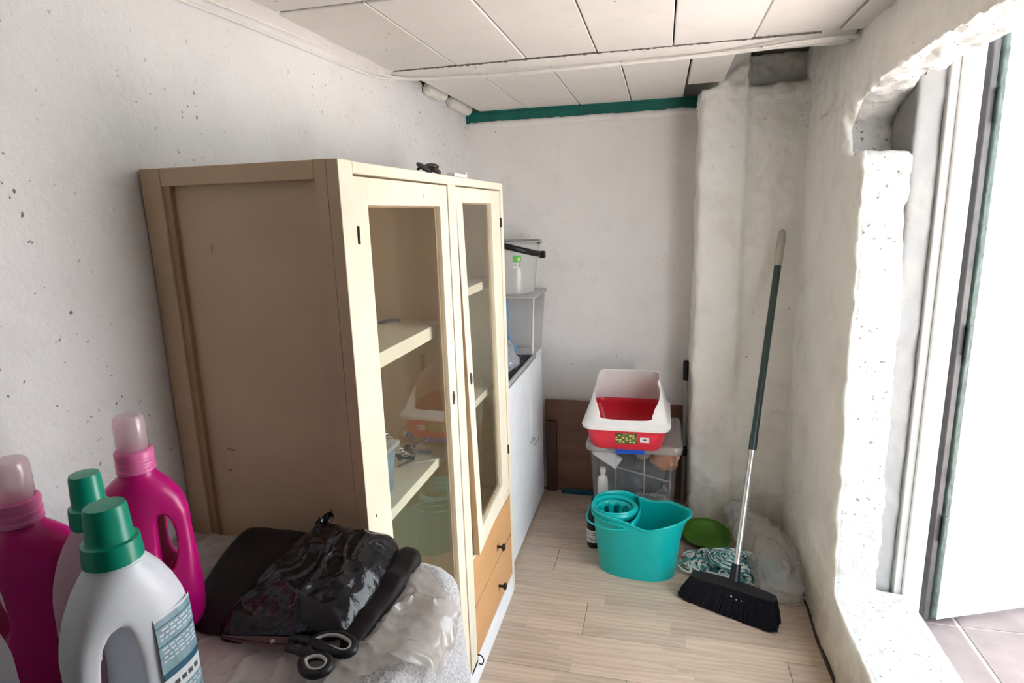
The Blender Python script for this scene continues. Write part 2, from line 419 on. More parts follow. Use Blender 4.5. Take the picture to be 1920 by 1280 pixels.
# coving of plaster between left wall and ceiling, with gaps by the back corner
q = MB()
def cove(u, v):
    yy = -1.5+(2.22+1.5)*u; a = v*pi/2; r = .03+.012*noise.noise(Vector((yy*6, 0, 0)))+.004*noise.noise(Vector((yy*30, v*2, 0)))
    return (XL-.004+r*(1-sin(a)) if 0 else XL-.003+(r+.02)*(v), yy, CZ+.002-(r)*(1-v)**1.6)
q.grid(cove, 300, 6); q.build('coving', M_band, ceil_, fix=False)
for (y0, y1, r0, z) in ((2.51, 2.70, .026, 2.012), (2.80, 3.06, .026, 2.005)):
    q = MB(); pts = [(XL+.022+.006*i/5, y0+(y1-y0)*i/5, z+.004*sin(i)) for i in range(6)]
    q.tube(pts, [r0*.8, r0, r0*1.05, r0, r0*1.02, r0*.85], 16); o = q.build('broken_tile_rib', M_band, ceil_)
    remesh(o, .005, 1); displace(o, rough_fn(.008, 18, .005, 45, .002, 90))
q = MB(); q.box(XL-.05, .72, YB+.03, YB+.19, 1.90, 2.12); q.build('beam_end_filling', M_pillar, ceil_, smooth=False)
# near-black box in the corner gap, its colour standing in for deep shade
q = MB(); q.box(XL+.002, XL+.06, 2.35, YB-.01, 2.035, 2.115); q.build('corner_gap_shade', M_gapshade, ceil_, smooth=False)

# ------------------------------------------------------------------ pillar in the back right corner
m = MB()
m.prism([(.150, 2.835), (.165, 2.822), (.33, 2.805), (.352, 2.825), (.45, 2.808), (.60, 2.79), (.66, 2.79), (.66, 3.16), (.150, 3.16)], 'z', -.01, 1.985)
m.prism([(.205, 2.865), (.225, 2.815), (.335, 2.80), (.345, 2.83), (.345, 3.14), (.205, 3.14)], 'z', 1.95, 2.118)
m.prism([(.33, 2.90), (.62, 2.875), (.62, 3.14), (.33, 3.14)], 'z', 1.95, 2.118)
o = m.build('wall_pillar', M_pillar); remesh(o, .0095, 2); displace(o, lambda p, n: n*(.010*nz(p, 7)+.0045*nz(p, 24, 3)+.002*nz(p, 70, 9)+(.018*nz(p, 16, 5)+.008*nz(p, 40, 6) if p.z > 1.93 else 0))); struct(o)
o.data.materials.clear(); o.data.materials.append(M_pillar)

# ------------------------------------------------------------------ right wall with the door opening
XO = .70; YN = 1.0
m = MB()
m.prism([(2.05, 1.64), (1.965, .22), (1.965, -.01), (3.16, -.01), (3.16, 1.64)], 'x', XR, XO)
m.prism([(2.175, 1.60), (2.215, 1.735), (2.12, 1.80), (1.95, 1.825), (1.95, 2.118), (3.16, 2.118), (3.16, 1.60)], 'x', XR, XO)
m.prism([(2.03, 1.50), (2.03, 1.628), (2.6, 1.628), (2.6, 1.50)], 'x', XR, XO)
m.prism([(2.56, 1.648), (2.56, 1.80), (2.22, 1.80), (2.22, 1.648)], 'x', XR-.012, XO)
m.box(XR, XO, YN-.05, 2.3, 1.835, 2.118)
m.box(XR, XO, YF-.1, YN, -.01, 2.118)
m.box(XR, .80, YN-.02, 2.02, -.01, .243)
o = m.build('wall_right', M_right); remesh(o, .011, 2)
def rfn(p, n):
    k = 1.
    if p.z > 1.70 and 1.0 < p.y < 2.3 and (p.z < 1.90): k = 2.0
    return n*k*(.009*nz(p, 8)+.006*nz(p, 24, 3)+.0035*nz(p, 60, 9))
displace(o, rfn); struct(o); o.data.materials.clear(); o.data.materials.append(M_right)
WR = o
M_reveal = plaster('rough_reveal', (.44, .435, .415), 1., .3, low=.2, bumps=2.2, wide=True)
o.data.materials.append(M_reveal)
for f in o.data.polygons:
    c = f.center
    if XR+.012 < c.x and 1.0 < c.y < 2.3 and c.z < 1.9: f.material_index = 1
q = MB(); q.tube([(XR-.004+.004*sin(y*9), YF+.05+y*.2, .001) for y in range(22)], .006, 6); struct(q.build('wall_foot_shade_right', M_gapshade))  # dark tube painting the shaded gap along the wall foot
# ------------------------------------------------------------------ door: frame, open metal leaf
door = bpy.data.objects.new('door_1', None); COL.objects.link(door); struct(door)
M_jamb = plaster('jamb_plaster', (.25, .245, .24), .35, .2, bumps=.9)
m = MB(); m.box(.690, .765, 2.035, 2.34, .18, 1.95, .004, 1); o = m.build('jamb', M_jamb, door); remesh(o, .009, 1); displace(o, rough_fn(.005, 9, .003, 26))
o.data.materials.clear(); o.data.materials.append(M_jamb)
m = MB(); m.box(.762, .787, 2.02, 2.10, .20, 1.95, .003, 1); m.build('door_stop', simple('frame_offwhite', (.44, .43, .41), .5), door)
m = MB(); m.box(.787, .842, 2.005, 2.10, .14, 1.95, .003, 2); m.build('frame', M_doorwhite, door)
m = MB(); m.box(.787, .838, YN-.1, 2.1, .14, .19, .003, 2); m.build('threshold_rail', M_doorwhite, door)
m = MB(); m.box(.70, .83, YN-.1, 2.3, 1.90, 2.05, .003, 1); m.build('lintel', M_doorwhite, door)
m = MB(); m.box(.787, .842, YN-.1, YN+.06, .14, 1.95, .003, 2); m.build('frame', M_doorwhite, door)
# exposed brick beside the frame
for z0, z1 in ((.17, .27), (.28, .40), (.41, .47)):
    m = MB(); m.box(.832, .872, 2.035, 2.10, z0, z1, .006, 1); o = m.build('brick', M_brick, door); remesh(o, .005); displace(o, rough_fn(.004, 30, .002, 80))
m = MB(); m.box(.80, 1.0, 2.10, 3.2, .0, 2.1); struct(m.build('wall_outer', M_left, smooth=False))
# leaf, swung outwards
dirv = Vector((.286, .117, 0)).normalized(); ang = math.atan2(dirv.y, dirv.x)
leaf = thing('metal_door', 'open white metal door with peeling green edge and louvred vent, outside', 'door', (.889, 2.0, 0), ang)
del leaf['category']; 
leaf['category'] = 'door'
m = MB(); m.box(.0, .78, .0, .038, .172, 1.93, .002, 1); m.build('leaf_panel', M_doorwhite, leaf)
m = MB(); m.box(-.022, .0, .0, .045, .172, 1.93, .003, 1)
o = m.build('hinge_edge', M_doorgreen, leaf); mod(o, 'SUBSURF', levels=0); o.modifiers.clear()
remesh(o, .006); displace(o, lambda p, n: n*(.004*nz(p, 30)+.002*nz(p, 90, 2))); o.data.materials.clear(); o.data.materials.append(M_doorgreen)
m = MB(); m.box(-.046, -.0225, .006, .05, .172, 1.93, .003, 1); m.build('hinge_rail', M_doorgrey, leaf)
for k in range(8):
    m = MB(); z = .235+k*.033
    m.prism([(.12, z), (.66, z), (.66, z+.020), (.12, z+.020)], 'y', -.008, .0); m.build('vent_slat', M_doorwhite, leaf, smooth=False)
    m = MB(); m.box(.12, .66, -.0015, .0005, z+.021, z+.031); m.build('vent_slot_shade', M_greyplastic, leaf, smooth=False)  # grey strip painting the shade line between two louvre slats
for z in (.45, 1.05, 1.7):
    m = MB(); m.cyl((-.022, -.003, z), (-.022, -.003, z+.09), .006, n=12); m.build('hinge', M_doorgreen, leaf)
# ------------------------------------------------------------------ outside: tiled patio
m = MB(); m.box(.66, 8, -6, 9, -.2, .1475); gnd = m.build('floor_outside', M_patiogrout, smooth=False); struct(gnd)
TS = .33
for i in range(4):
    for j in range(6):
        x0 = .96-TS+i*TS; y0 = 2.34-j*TS
        if i == 0: 
            q = MB(); q.box(.84, x0+TS-.006, y0+.006, y0+TS, .14, .150, .001, 1)
        else:
            q = MB(); q.box(x0+.006, x0+TS-.006, y0+.006, y0+TS, .14, .150+random.uniform(-.0006, .0006), .001, 1)
        q.build('paving_tile', M_patio, gnd, smooth=False)

# ------------------------------------------------------------------ cables along wall and band
def cable(name, off, label):
    pts = [(XL+.007, -.9, 1.90-off), (XL+.007, .6, 1.945-off), (XL+.008, 1.26, 1.972-off), (XL+.008, 1.65, 1.985-off*1.2), (XL+.010, 2.03, 1.990-off), (XL+.03, 2.13, 1.984-off*.3), (-.86, 2.185+off, 1.981),
           (-.62, 2.215+off*1.1, 1.979), (-.35, 2.213+off, 1.978), (-.05, 2.205+off*.8, 1.978), (.2, 2.18+off*1.1, 1.978), (.38, 2.13+off*1.4, 1.977), (.50, 2.13+off, 1.982), (.560, 2.15+off, 1.985)]
    q = MB(); q.tube(smoothpath(pts, 10), .0042, 8); return tag(q.build(name, M_band), label, 'cable', 'whitewashed cables')
cable('cable', 0, 'upper of two whitewashed cables running along the left wall and ceiling')
cable('cable', .022, 'lower of two whitewashed cables running along the left wall and ceiling')

# ------------------------------------------------------------------ cream glazed wardrobe
wx0, wx1, wy0, wy1, WH = -.955, -.553, 1.0, 2.15, 1.602
wd = thing('wardrobe', 'cream painted wardrobe with two glazed doors and two wooden drawers', 'wardrobe', ((wx0+wx1)/2, (wy0+wy1)/2, 0))
OFF = Vector(((wx0+wx1)/2, (wy0+wy1)/2, 0))
def part(mb, name, mat, par=wd, off=OFF, smooth=True):
    o = mb.build(name, mat, par, smooth)
    if off is not None:
        for v in o.data.vertices: v.co -= off
    return o
W = lambda *a: MB().box(*a)
# near side: stiles, rail and recessed panel
part(W(-.9725, -.929, wy0, wy0+.022, 0, WH, .0015, 1), 'stile', M_cream_shade)
part(W(-.601, wx1-.0245, wy0, wy0+.022, 0, WH, .0, 1), 'stile', M_cream_shade)
part(W(-.9285, -.6015, wy0+.001, wy0+.022, 1.568, WH, .0015, 1), 'rail', M_cream_shade)
part(W(-.93, -.60, wy0+.001, wy0+.022, 0.0, .09, .0015, 1), 'rail', M_cream_shade)
part(W(-.93, -.60, wy0+.016, wy0+.022, .09, 1.57), 'side_panel', M_cream_shade)
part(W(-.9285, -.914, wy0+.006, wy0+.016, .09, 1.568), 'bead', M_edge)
part(W(-.972, -.952, wy1-.022, wy1, 0, WH), 'stile', M_cream)
part(W(-.951, wx1-.0245, wy1-.02, wy1, 0, WH, .0015, 1), 'far_side_panel', M_cream)
part(W(-.972, -.962, wy0+.02, wy1-.02, .05, 1.59), 'back_panel', M_inner)
part(W(-.9715, wx1-.0245, wy0+.0225, wy1-.0225, WH-.014, WH-.0005, .001, 1), 'top_panel', M_cream)
part(W(-.96, -.60, wy0+.022, wy1-.02, .075, .09), 'bottom_panel', M_inner)
part(W(-.96, -.58, 1.594, 1.612, .09, 1.59), 'partition', M_inner)
# face frame
o = part(W(wx1-.024, wx1, wy0, 1.052, 0, WH, .001, 1), 'face_stile', M_cream); o.data.materials.append(M_cream_shade)
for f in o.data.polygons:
    if f.normal.y < -.9: f.material_index = 1  # face turned from the door gets the cream with painted shade
part(W(wx1-.024, wx1, 1.572, 1.634, .07, 1.579, .0015, 1), 'face_stile', M_cream)
part(W(wx1-.024, wx1, 2.118, wy1, 0, WH-.0005, .0015, 1), 'face_stile', M_cream)
part(W(wx1-.024, wx1, 1.0525, 2.1175, 1.579, WH-.0005, .0015, 1), 'face_rail', M_cream)
part(W(wx1-.024, wx1, 1.0525, 2.1175, 0, .085, .0015, 1), 'base_rail', M_white)
part(W(wx1-.024, wx1, 1.636, 2.1175, .436, .452, .0015, 1), 'face_rail', M_cream)
def gdoor(y0, y1, z0, z1, gy0, gy1, gz0, gz1, warp=0.):
    q = MB(); a, b = wx1-.022, wx1-.003
    q.box(a, b, y0, gy0, z0, z1, .0012, 1); q.box(a, b, gy1, y1, z0, z1, .0012, 1)
    q.box(a, b, gy0-.001, gy1+.001, gz1, z1, .0012, 1); q.box(a, b, gy0-.001, gy1+.001, z0, gz0, .0012, 1)
    if warp: q.b.verts.ensure_lookup_table()
    d = part(q, 'door', M_cream)
    g = part(MB().box(wx1-.015, wx1-.012, gy0, gy1, gz0, gz1), 'pane', M_glass, d, smooth=False)
    ob = [d, g]
    e = MB()
    for (c0, c1, e0, e1) in ((gy0, gy0+.004, gz0, gz1), (gy1-.008, gy1, gz0, gz1), (gy0, gy1, gz0, gz0+.006), (gy0, gy1, gz1-.004, gz1)):
        e.box(wx1-.021, wx1-.016, c0, c1, e0, e1)
    ob.append(part(e, 'glazing_bead', M_edge, d, smooth=False))
    return ob
d1 = gdoor(1.055, 1.569, .09, 1.575, 1.110, 1.512, .19, 1.522)
d2 = gdoor(1.640, 2.113, .456, 1.575, 1.695, 2.005, .522, 1.532)
ed = part(MB().box(wx1-.022, wx1-.0035, 1.638, 1.6405, .457, 1.574), 'raw_edge', M_edge, d2[0], smooth=False); d2.append(ed)
def key(par, y, z, s=1):
    q = MB(); q.lathe([(.001, 0), (.010*s, 0), (.010*s, .0015), (.006*s, .003), (.001, .003)], (wx1-.0025, y, z), 20, sx=1.9, sy=.85, rot=Matrix.Rotation(pi/2, 3, 'Y'))
    o1 = part(q, 'keyhole_plate', M_bronze, par)
    q = MB(); q.cyl((wx1-.001, y, z+.005), (wx1+.0012, y, z+.005), .004, n=12); q.box(wx1-.001, wx1+.0012, y-.0018, y+.0018, z-.010, z+.004)
    o2 = part(q, 'keyhole', M_dark, par); return [o1, o2]
key(d1[0], 1.538, 1.0); d2 += key(d2[0], 1.690-.022, 1.02)
for z in (1.45, .4): part(MB().box(wx1-.004, wx1+.003, 1.0515, 1.0575, z, z+.034, .001, 1), 'hinge', M_dark, d1[0])
for z in (1.45, .60): part(MB().box(wx1-.004, wx1+.003, 2.111, 2.117, z, z+.034, .001, 1), 'hinge', M_dark, d2[0])
for o in d2:   # this door has warped: its free lower corner stands a little proud
    for v in o.data.vertices:
        yy = v.co.y+OFF.y; v.co.x += .024*max(0, (1.575-v.co.z)/1.12)*(2.113-yy)/.473
for z0, z1 in ((.268, .434), (.09, .264)):
    d = part(MB().box(wx1-.02, wx1-.001, 1.638, 2.116, z0+.001, z1-.001, .001, 1), 'drawer', M_drawer)
    zc = z0+.055 if z0 > .2 else z0+.075
    q = MB(); q.lathe([(.004, 0), (.005, .002), (.0045, .014), (.008, .018), (.0135, .021), (.0135, .026), (.008, .029), (.001, .030)], (wx1-.001, 1.915, zc), 20, rot=Matrix.Rotation(pi/2, 3, 'Y'))
    part(q, 'knob', M_dark, d)
part(MB().box(-.96, -.598, 1.023, 1.594, 1.172, 1.207, .001, 1), 'shelf', M_cream)
part(MB().box(-.96, -.598, 1.023, 1.594, .805, .832, .001, 1), 'shelf', M_cream)
part(MB().box(-.96, -.598, 1.612, 2.13, 1.243, 1.27, .001, 1), 'shelf', M_cream)
part(MB().box(-.96, -.598, 1.612, 2.13, .86, .885, .001, 1), 'shelf', M_cream)
part(MB().box(-.962, -.9612, 1.03, 1.59, .1, .80), 'lower_lining', M_inner_olive, smooth=False)
part(MB().box(-.962, -.9612, 1.62, 2.12, .46, 1.24), 'lower_lining', M_inner_olive, smooth=False)
part(MB().box(-.962, -.5985, 1.612, 2.13, .44, .455, .001, 1), 'shelf', M_inner)
q = MB(); q.tube(smoothpath([(wx1-.001, 1.637, .098), (wx1+.012, 1.637, .095), (wx1+.018, 1.637, .080), (wx1+.012, 1.637, .064), (wx1+.002, 1.637, .066)], 6), .0022, 8)
part(q, 'hook', M_dark)
# scratches and chipped paint on the side
for (x, z, sx, sz, r) in ((-.845, 1.45, .0015, .017, .15), (-.862, 1.035, .009, .004, .1), (-.871, .99, .004, .005, .4)):
    part(MB().box(x-sx, x+sx, wy0+.0146, wy0+.0162, z-sz/2, z+sz/2, .0005, 1, Matrix.Rotation(r, 3, 'Y')), 'paint_chip', M_edge, smooth=False)
part(MB().box(wx1-.0035, wx1-.0025, 1.402, 1.404, 1.54, 1.552), 'paint_chip', M_edge, smooth=False)
part(MB().lathe([(.003, 0), (.003, .001)], (wx1-.0006, 1.035, .905), 10, rot=Matrix.Rotation(pi/2, 3, 'Y')), 'screw_hole', M_dark)

# things inside the wardrobe
q = MB(); rs = [rrect(-.715, 1.19, .085-.01*t, .13-.012*t, .02, z) for t, z in ((1, .833), (.6, .88), (0, .942))]
q.rings([*rs], True, True, False); o = q.build('storage_tub', clear('blue_tub_plastic', (.75, .85, .95), .3, .6, (.42, .55, .66), .2)); solidify(o, .002)
bt = thing('storage_tub', 'pale blue plastic tub with lid on the middle wardrobe shelf', 'storage box', (-.715, 1.19, .833))
o.name = 'tub'; o.parent = bt; o.location = (.715, -1.19, -.833)
q = MB(); q.box(-.805, -.625, 1.055, 1.325, .942, .955, .004, 2); o = q.build('lid', M_frost, bt); o.location = (.715, -1.19, -.833)
# chain with a bundle of keys
ch = thing('key_chain', 'metal chain with a dark bundle of keys on the middle wardrobe shelf', 'keys', (-.655, 1.42, .833))
def link_(c, d, par, r=.007):
    q = MB(); d = Vector(d).normalized(); a = d.orthogonal().normalized(); b = d.cross(a)
    pts = [Vector(c)+d*(r*1.4*cos(2*pi*k/12))+a*(r*.8*sin(2*pi*k/12)) for k in range(12)]
    q.tube(pts, .0016, 6, closed=True); return q.build('chain_link', M_steel, par)
for k in range(9): 
    p = Vector((-.005+.001*k, -.112+.0125*k, .145-.014*k+.0006*k*k*.3)); link_(p, (0, 1, -.7) if k % 2 else (.5, 1, -.7), ch)
for k in range(10):
    a = random.uniform(0, 2*pi); q = MB(); l = random.uniform(.02, .045); dz = .012+.004*k
    q.box(0, l, -.007, .007, -.0015, .0015, .0005, 1); q.lathe([(.012, -.0016), (.012, .0016)], (l+.008, 0, 0), 14)
    o = q.build('key', M_dkgrey, ch); o.location = (.01, .03, dz+.004); o.rotation_euler = (random.uniform(-.7, .7), random.uniform(-.6, .4), a)
q = MB()
for k in range(7):
    p = Vector((-.66+.012*noise.noise(Vector((k, 0, 0))), 1.26+.012*k, 1.2115)); 
pts = smoothpath([(-.765, 1.535, 1.211), (-.75, 1.55, 1.212), (-.755, 1.565, 1.211), (-.735, 1.565, 1.213), (-.715, 1.57, 1.211)], 6)
q.tube(pts, .004, 8); tag(q.build('string_scrap', M_dkgrey), 'small dark green scrap of string on the upper wardrobe shelf', 'string')

# sunglasses-like strap and white strip on the wardrobe top
gl = thing('sunglasses', 'black sunglasses lying folded on top of the cream wardrobe', 'glasses', (-.60, 1.555, WH))
for dy in (-.035, .04):
    q = MB(); q.lathe([(.001, 0), (.025, .001), (.027, .004), (.024, .007), (.001, .010)], (0, 0, 0), 20, sx=.75, sy=1.1, rot=Matrix.Rotation(radians(38), 3, 'Y'))
    o = q.build('lens', M_black, gl); o.location = (0, dy, .015)
q = MB(); q.tube(smoothpath([(0, -.07, .012), (.006, 0, .028), (0, .075, .026), (-.04, .085, .012), (-.07, .02, .006)], 6), .0035, 8); q.build('frame', M_black, gl)
q = MB(); q.box(-.012, .012, -.05, .06, 0, .012, .002, 1); q.box(-.011, .011, .05, .062, .010, .018, .001, 1)
o = q.build('plastic_strip', M_litterwhite, None); o.location = (-.575, 1.715, WH); tag(o, 'white plastic strip lying behind the sunglasses on the wardrobe top', 'strip')

# ------------------------------------------------------------------ white two-door cupboard
cb = thing('cupboard', 'low white two-door cupboard between the wardrobe and the back wall', 'cupboard', (-.78, 2.6, 0))
CO = Vector((-.78, 2.6, 0)); cz = .812
part(MB().box(-.968, -.61, 2.165, 3.0, 0, cz-.016, .001, 1), 'body', M_white, cb, CO)
part(MB().box(-.970, -.592, 2.16, 3.005, cz-.016, cz, .0015, 1), 'top', M_white, cb, CO)
for y0, y1, ky in ((2.168, 2.699, 2.672), (2.702, 2.998, 2.728)):
    d = part(MB().box(-.6095, -.591, y0, y1, .02, cz-.018, .002, 1), 'door', M_white, cb, CO)
    q = MB(); q.lathe([(.005, 0), (.0045, .014), (.010, .018), (.013, .023), (.011, .029), (.001, .031)], (-.591, ky, .425), 20, rot=Matrix.Rotation(pi/2, 3, 'Y'))
    part(q, 'knob', M_steel, d, CO)
# grey grid tray
tr = thing('grid_tray', 'flat grey plastic grid tray on the white cupboard top', 'tray', (-.68, 2.5, cz))
q = MB(); q.box(-.11, .10, -.27, .30, .004, .008)
for a in ((-.11, -.098, -.27, .30), (.088, .10, -.27, .30), (-.11, .10, -.27, -.258), (-.11, .10, .288, .30)): q.box(*a, 0, .022, .002, 1)
q.build('rim', M_greyplastic, tr)
for k in range(15): q = MB(); q.box(-.10, .09, -.25+k*.037, -.246+k*.037, .008, .018); q.build('bar', M_dkgrey, tr, smooth=False)
for k in range(5): q = MB(); q.box(-.075+k*.036, -.071+k*.036, -.26, .29, .008, .016); q.build('bar', M_dkgrey, tr, smooth=False)
# clear box and its content, bucket on it
cx = thing('clear_box', 'clear plastic box standing on the white cupboard under the bucket', 'storage box', (-.765, 2.93, cz))
q = MB(); q.rings([rrect(0, 0, .165-.0, .135, .02, .0), rrect(0, 0, .175, .142, .022, .15), rrect(0, 0, .185, .15, .024, .295)], True, True, False)
o = q.build('box_body', M_clear, cx); solidify(o, .003); 
q = MB(); q.box(-.192, .192, -.155, .155, .295, .303, .004, 2); q.tube(rrect(0, 0, .190, .153, .025, .292), .005, 8, closed=True); q.build('lid', M_frost, cx)
q = MB(); q.tube([(.170, -.140, .008), (.184, -.148, .29)], .0035, 8); q.build('corner_rib', M_litterwhite, cx)
bb = thing('scrub_brush', 'blue handled brush inside the clear box on the cupboard', 'brush', (-.745, 2.86, cz+.004))
q = MB(); q.tube(smoothpath([(0, 0, .28), (.004, 0, .2), (.012, 0, .1), (.03, .01, .04)], 6), [.020]*4+[.018]*4+[.012]*4+[.009]*7, 12); q.build('handle', M_bluebrush, bb)
q = MB(); q.box(-.005, .055, -.02, .03, 0, .045, .008, 2); q.build('bristle_block', M_bluebrush, bb)
# clear bucket with black handle
bk = thing('clear_bucket', 'transparent bucket with black handle on top of the clear box', 'bucket', (-.715, 2.92, cz+.303))
prof = [(.104, .0), (.108, .004), (.118, .10), (.128, .18), (.142, .245)]
q = MB(); q.lathe(prof, (0, 0, 0), 48, cap1=False); o = q.build('bucket_body', M_frost, bk); solidify(o, .0022)
q = MB(); q.tube([(.145*cos(2*pi*k/48), .145*sin(2*pi*k/48), .247) for k in range(48)], .0055, 8, closed=True); q.build('rim', M_greyplastic, bk)
hp = []
for k in range(25):
    a = pi*k/24; hp.append((.152*cos(a), -.152*sin(a)*.93, .232-.055*sin(a)*1.0))
q = MB()
def hb(u, v):
    a = pi*u; r = .150; h = (v-.5)*.028; base = Vector((r*cos(a), -r*sin(a)*.98, .225+.045*(-cos(a))*.9+.01*sin(a)))
    return base+Vector((0, 0, h))
q.grid(hb, 32, 2); o = q.build('handle', M_black, bk, fix=False); solidify(o, .006, 0)
q = MB(); q.tube([(.147*cos(2*pi*k/40), .147*sin(2*pi*k/40), .2405) for k in range(-2, 22)], .0035, 8); q.build('wire', M_black, bk)
q = MB(); q.box(.138, .168, -.016, .016, .165, .20, .006, 2); q.build('hinge_lug', M_black, bk)
def curved_label(par, mat, name, a0, a1, z0, z1, r0, r1, sx=1):
    q = MB(); q.grid(lambda u, v: ((r0+(r1-r0)*v)*cos(a0+(a1-a0)*u), (r0+(r1-r0)*v)*sin(a0+(a1-a0)*u), z0+(z1-z0)*v), 8, 1); return q.build(name, mat, par, fix=False)
M_lgreen = simple('label_green', (.10, .45, .08), .5); M_lyel = simple('label_yellow', (.75, .72, .15), .5)
curved_label(bk, M_lgreen, 'label', -1.30, -.98, .155, .188, .1275, .131); curved_label(bk, M_paper, 'label', -1.30, -.98, .128, .154, .1248, .1275)
curved_label(bk, M_lyel, 'label', -1.12, -1.03, .160, .178, .1285, .1305)
for k in range(6): curved_label(bk, M_dkgrey, 'barcode_bar', -1.07+k*.014, -1.063+k*.014, .131, .150, .1256, .1276)
for k in range(3): curved_label(bk, M_dkgrey, 'print_line', -1.28, -1.12, .132+k*.007, .134+k*.007, .1256+k*.0006, .1258+k*.0006)
# white carrier bag on the tray
def blob(name, mat, sc, seed, amp=.25, ridg=.2, par=None, sub=5, flat=None, fr=2.2):
    b = bmesh.new(); bmesh.ops.create_icosphere(b, subdivisions=sub, radius=1)
    for v in b.verts:
        p = v.co.copy(); n1 = noise.noise(p*fr+Vector((seed,)*3)); r = 1+amp*n1
        rd = 1-abs(noise.noise(p*fr*2+Vector((seed+5,)*3)))*2; r += ridg*(rd*.5)+ridg*.4*(1-abs(noise.noise(p*fr*5+Vector((seed+9,)*3)))*2)
        v.co = Vector((p.x*sc[0]*r, p.y*sc[1]*r, p.z*sc[2]*r))
        if flat is not None: v.co.z = max(v.co.z, flat)
    me = bpy.data.meshes.new(name); b.to_mesh(me); b.free(); me.materials.append(mat); me.shade_smooth()
    o = bpy.data.objects.new(name, me); COL.objects.link(o)
    if par: o.parent = par
    return o
M_bag = clear('bag_film', (.9, .93, .96), .4, .5, (.78, .82, .90), .12, bump=20)
o = blob('carrier_bag', M_bag, (.055, .10, .07), 3, .3, .3, flat=-.05); o.location = (-.665, 2.47, cz+.072); tag(o, 'crumpled white plastic bag on the grey grid tray', 'bag')
q = MB(); 

# ------------------------------------------------------------------ boards against the back wall
o = MB().box(-.59, .13, YB-.03, YB-.012, 0, .513, .001, 1).build('board', M_brown); tag(o, 'wide brown wooden board leaning on the back wall', 'board')
o = MB().box(-.585, -.53, YB-.052, YB-.033, 0, .40, .001, 1).build('board', M_brown2); tag(o, 'small dark brown board standing beside the white cupboard', 'board')
o = MB().box(-.50, -.33, YB-.075, YB-.055, 0.0, .025, .004, 1).build('floor_strip', simple('petrol_blue', (.0, .07, .12), .5)); tag(o, 'dark blue strip on the floor along the brown board', 'strip')

# ------------------------------------------------------------------ big clear storage box with lid
sb = thing('lidded_storage_box', 'large clear storage box with blue clip under the red litter tray', 'storage box', (-.105, 2.79, 0))
q = MB(); q.rings([rrect(0, 0, .165, .175, .03, .002), rrect(0, 0, .172, .182, .03, .05), rrect(0, 0, .193, .198, .03, .455)], True, True, False)
o = q.build('box_body', M_clear3, sb); solidify(o, .0028)
q = MB(); q.rings([rrect(0, 0, .210, .212, .035, .440), rrect(0, 0, .213, .215, .035, .462), rrect(0, 0, .208, .210, .035, .474), rrect(0, 0, .19, .192, .03, .476), rrect(0, 0, .18, .182, .03, .468), rrect(0, 0, .17, .172, .03, .468)], True, False, True)
o = q.build('lid', M_clear2, sb); solidify(o, .002)
q = MB(); q.prism([(-.2145, .438), (-.222, .442), (-.224, .466), (-.214, .480), (-.195, .481), (-.195, .474), (-.2105, .470), (-.2145, .455)], 'x', -.075, .050); q.build('clip', M_blue, sb)
for x in (-.075, .05): q = MB(); q.tube([(x, -.188, .14), (x, -.201, .44)], .0022, 6); q.build('rib', M_clear2, sb)
def inbox(o, l, c): return tag(o, l, c)
q = MB(); q.box(-.30, -.235, 2.625, 2.66, .30, .325)
o = MB().box(-.065, .065, -.012, .012, -.03, .03, .004, 1).build('white_packet', M_paper); o.location = (-.225, 2.645, .395); o.rotation_euler = (0, radians(33), 0); tag(o, 'slanting white packet in the upper left of the clear storage box', 'packet')
q = MB(); q.lathe([(.022, 0), (.024, .004), (.024, .09), (.02, .105), (.011, .112), (.011, .125), (.014, .126), (.014, .15), (.002, .152)], (0, 0, 0), 24)
o = q.build('small_bottle', M_litterwhite); o.location = (-.245, 2.66, .178); tag(o, 'small white bottle inside the clear storage box at its left', 'bottle')
q = MB(); q.box(-.255, .045, 2.64, 2.93, .006, .16, .02, 2); o = q.build('cloth_pile', simple('grey_cloth', (.45, .47, .47), .9, .25, 9)); remesh(o, .008); displace(o, rough_fn(.02, 12, .008, 30)); tag(o, 'pile of pale grey cloths at the bottom of the clear storage box', 'cloth')
o = blob('bundle', simple('dark_bundle', (.10, .11, .12), .7, .4, 10), (.115, .09, .105), 8, .3, .25, flat=-.08); o.location = (-.10, 2.80, .245); tag(o, 'dark grey bundle in the middle of the clear storage box', 'bundle')
o = blob('pouch', M_orange, (.055, .05, .045), 11, .25, .2); o.location = (.035, 2.70, .375); tag(o, 'orange brown pouch in the upper right of the clear storage box', 'pouch')
o = blob('pouch', simple('tan_pouch', (.40, .28, .20), .7), (.03, .03, .03), 14, .2, .2); o.location = (-.065, 2.68, .41); tag(o, 'small tan pouch behind the blue clip of the clear storage box', 'pouch')
q = MB(); q.tube([(-.18, 2.66, .335), (.055, 2.65, .285)], .004, 8); o = q.build('rod', M_steel); tag(o, 'thin grey metal rod lying across the clear storage box contents', 'rod')
q = MB(); q.tube([(-.08+.01*k/4+.0, 2.645+.006*(k % 2), .215+.006*sin(k*1.2)) for k in range(44) if k < 44][:44], .0035, 6) if 0 else q.tube([(-.09+.0035*k, 2.650+.006*cos(k*1.5), .215+.006*sin(k*1.5)) for k in range(40)], .0022, 6)
tag(q.build('coiled_cord', simple('beige_cord', (.6, .5, .42), .7)), 'beige coiled cord inside the clear storage box above the teal bucket', 'cord')

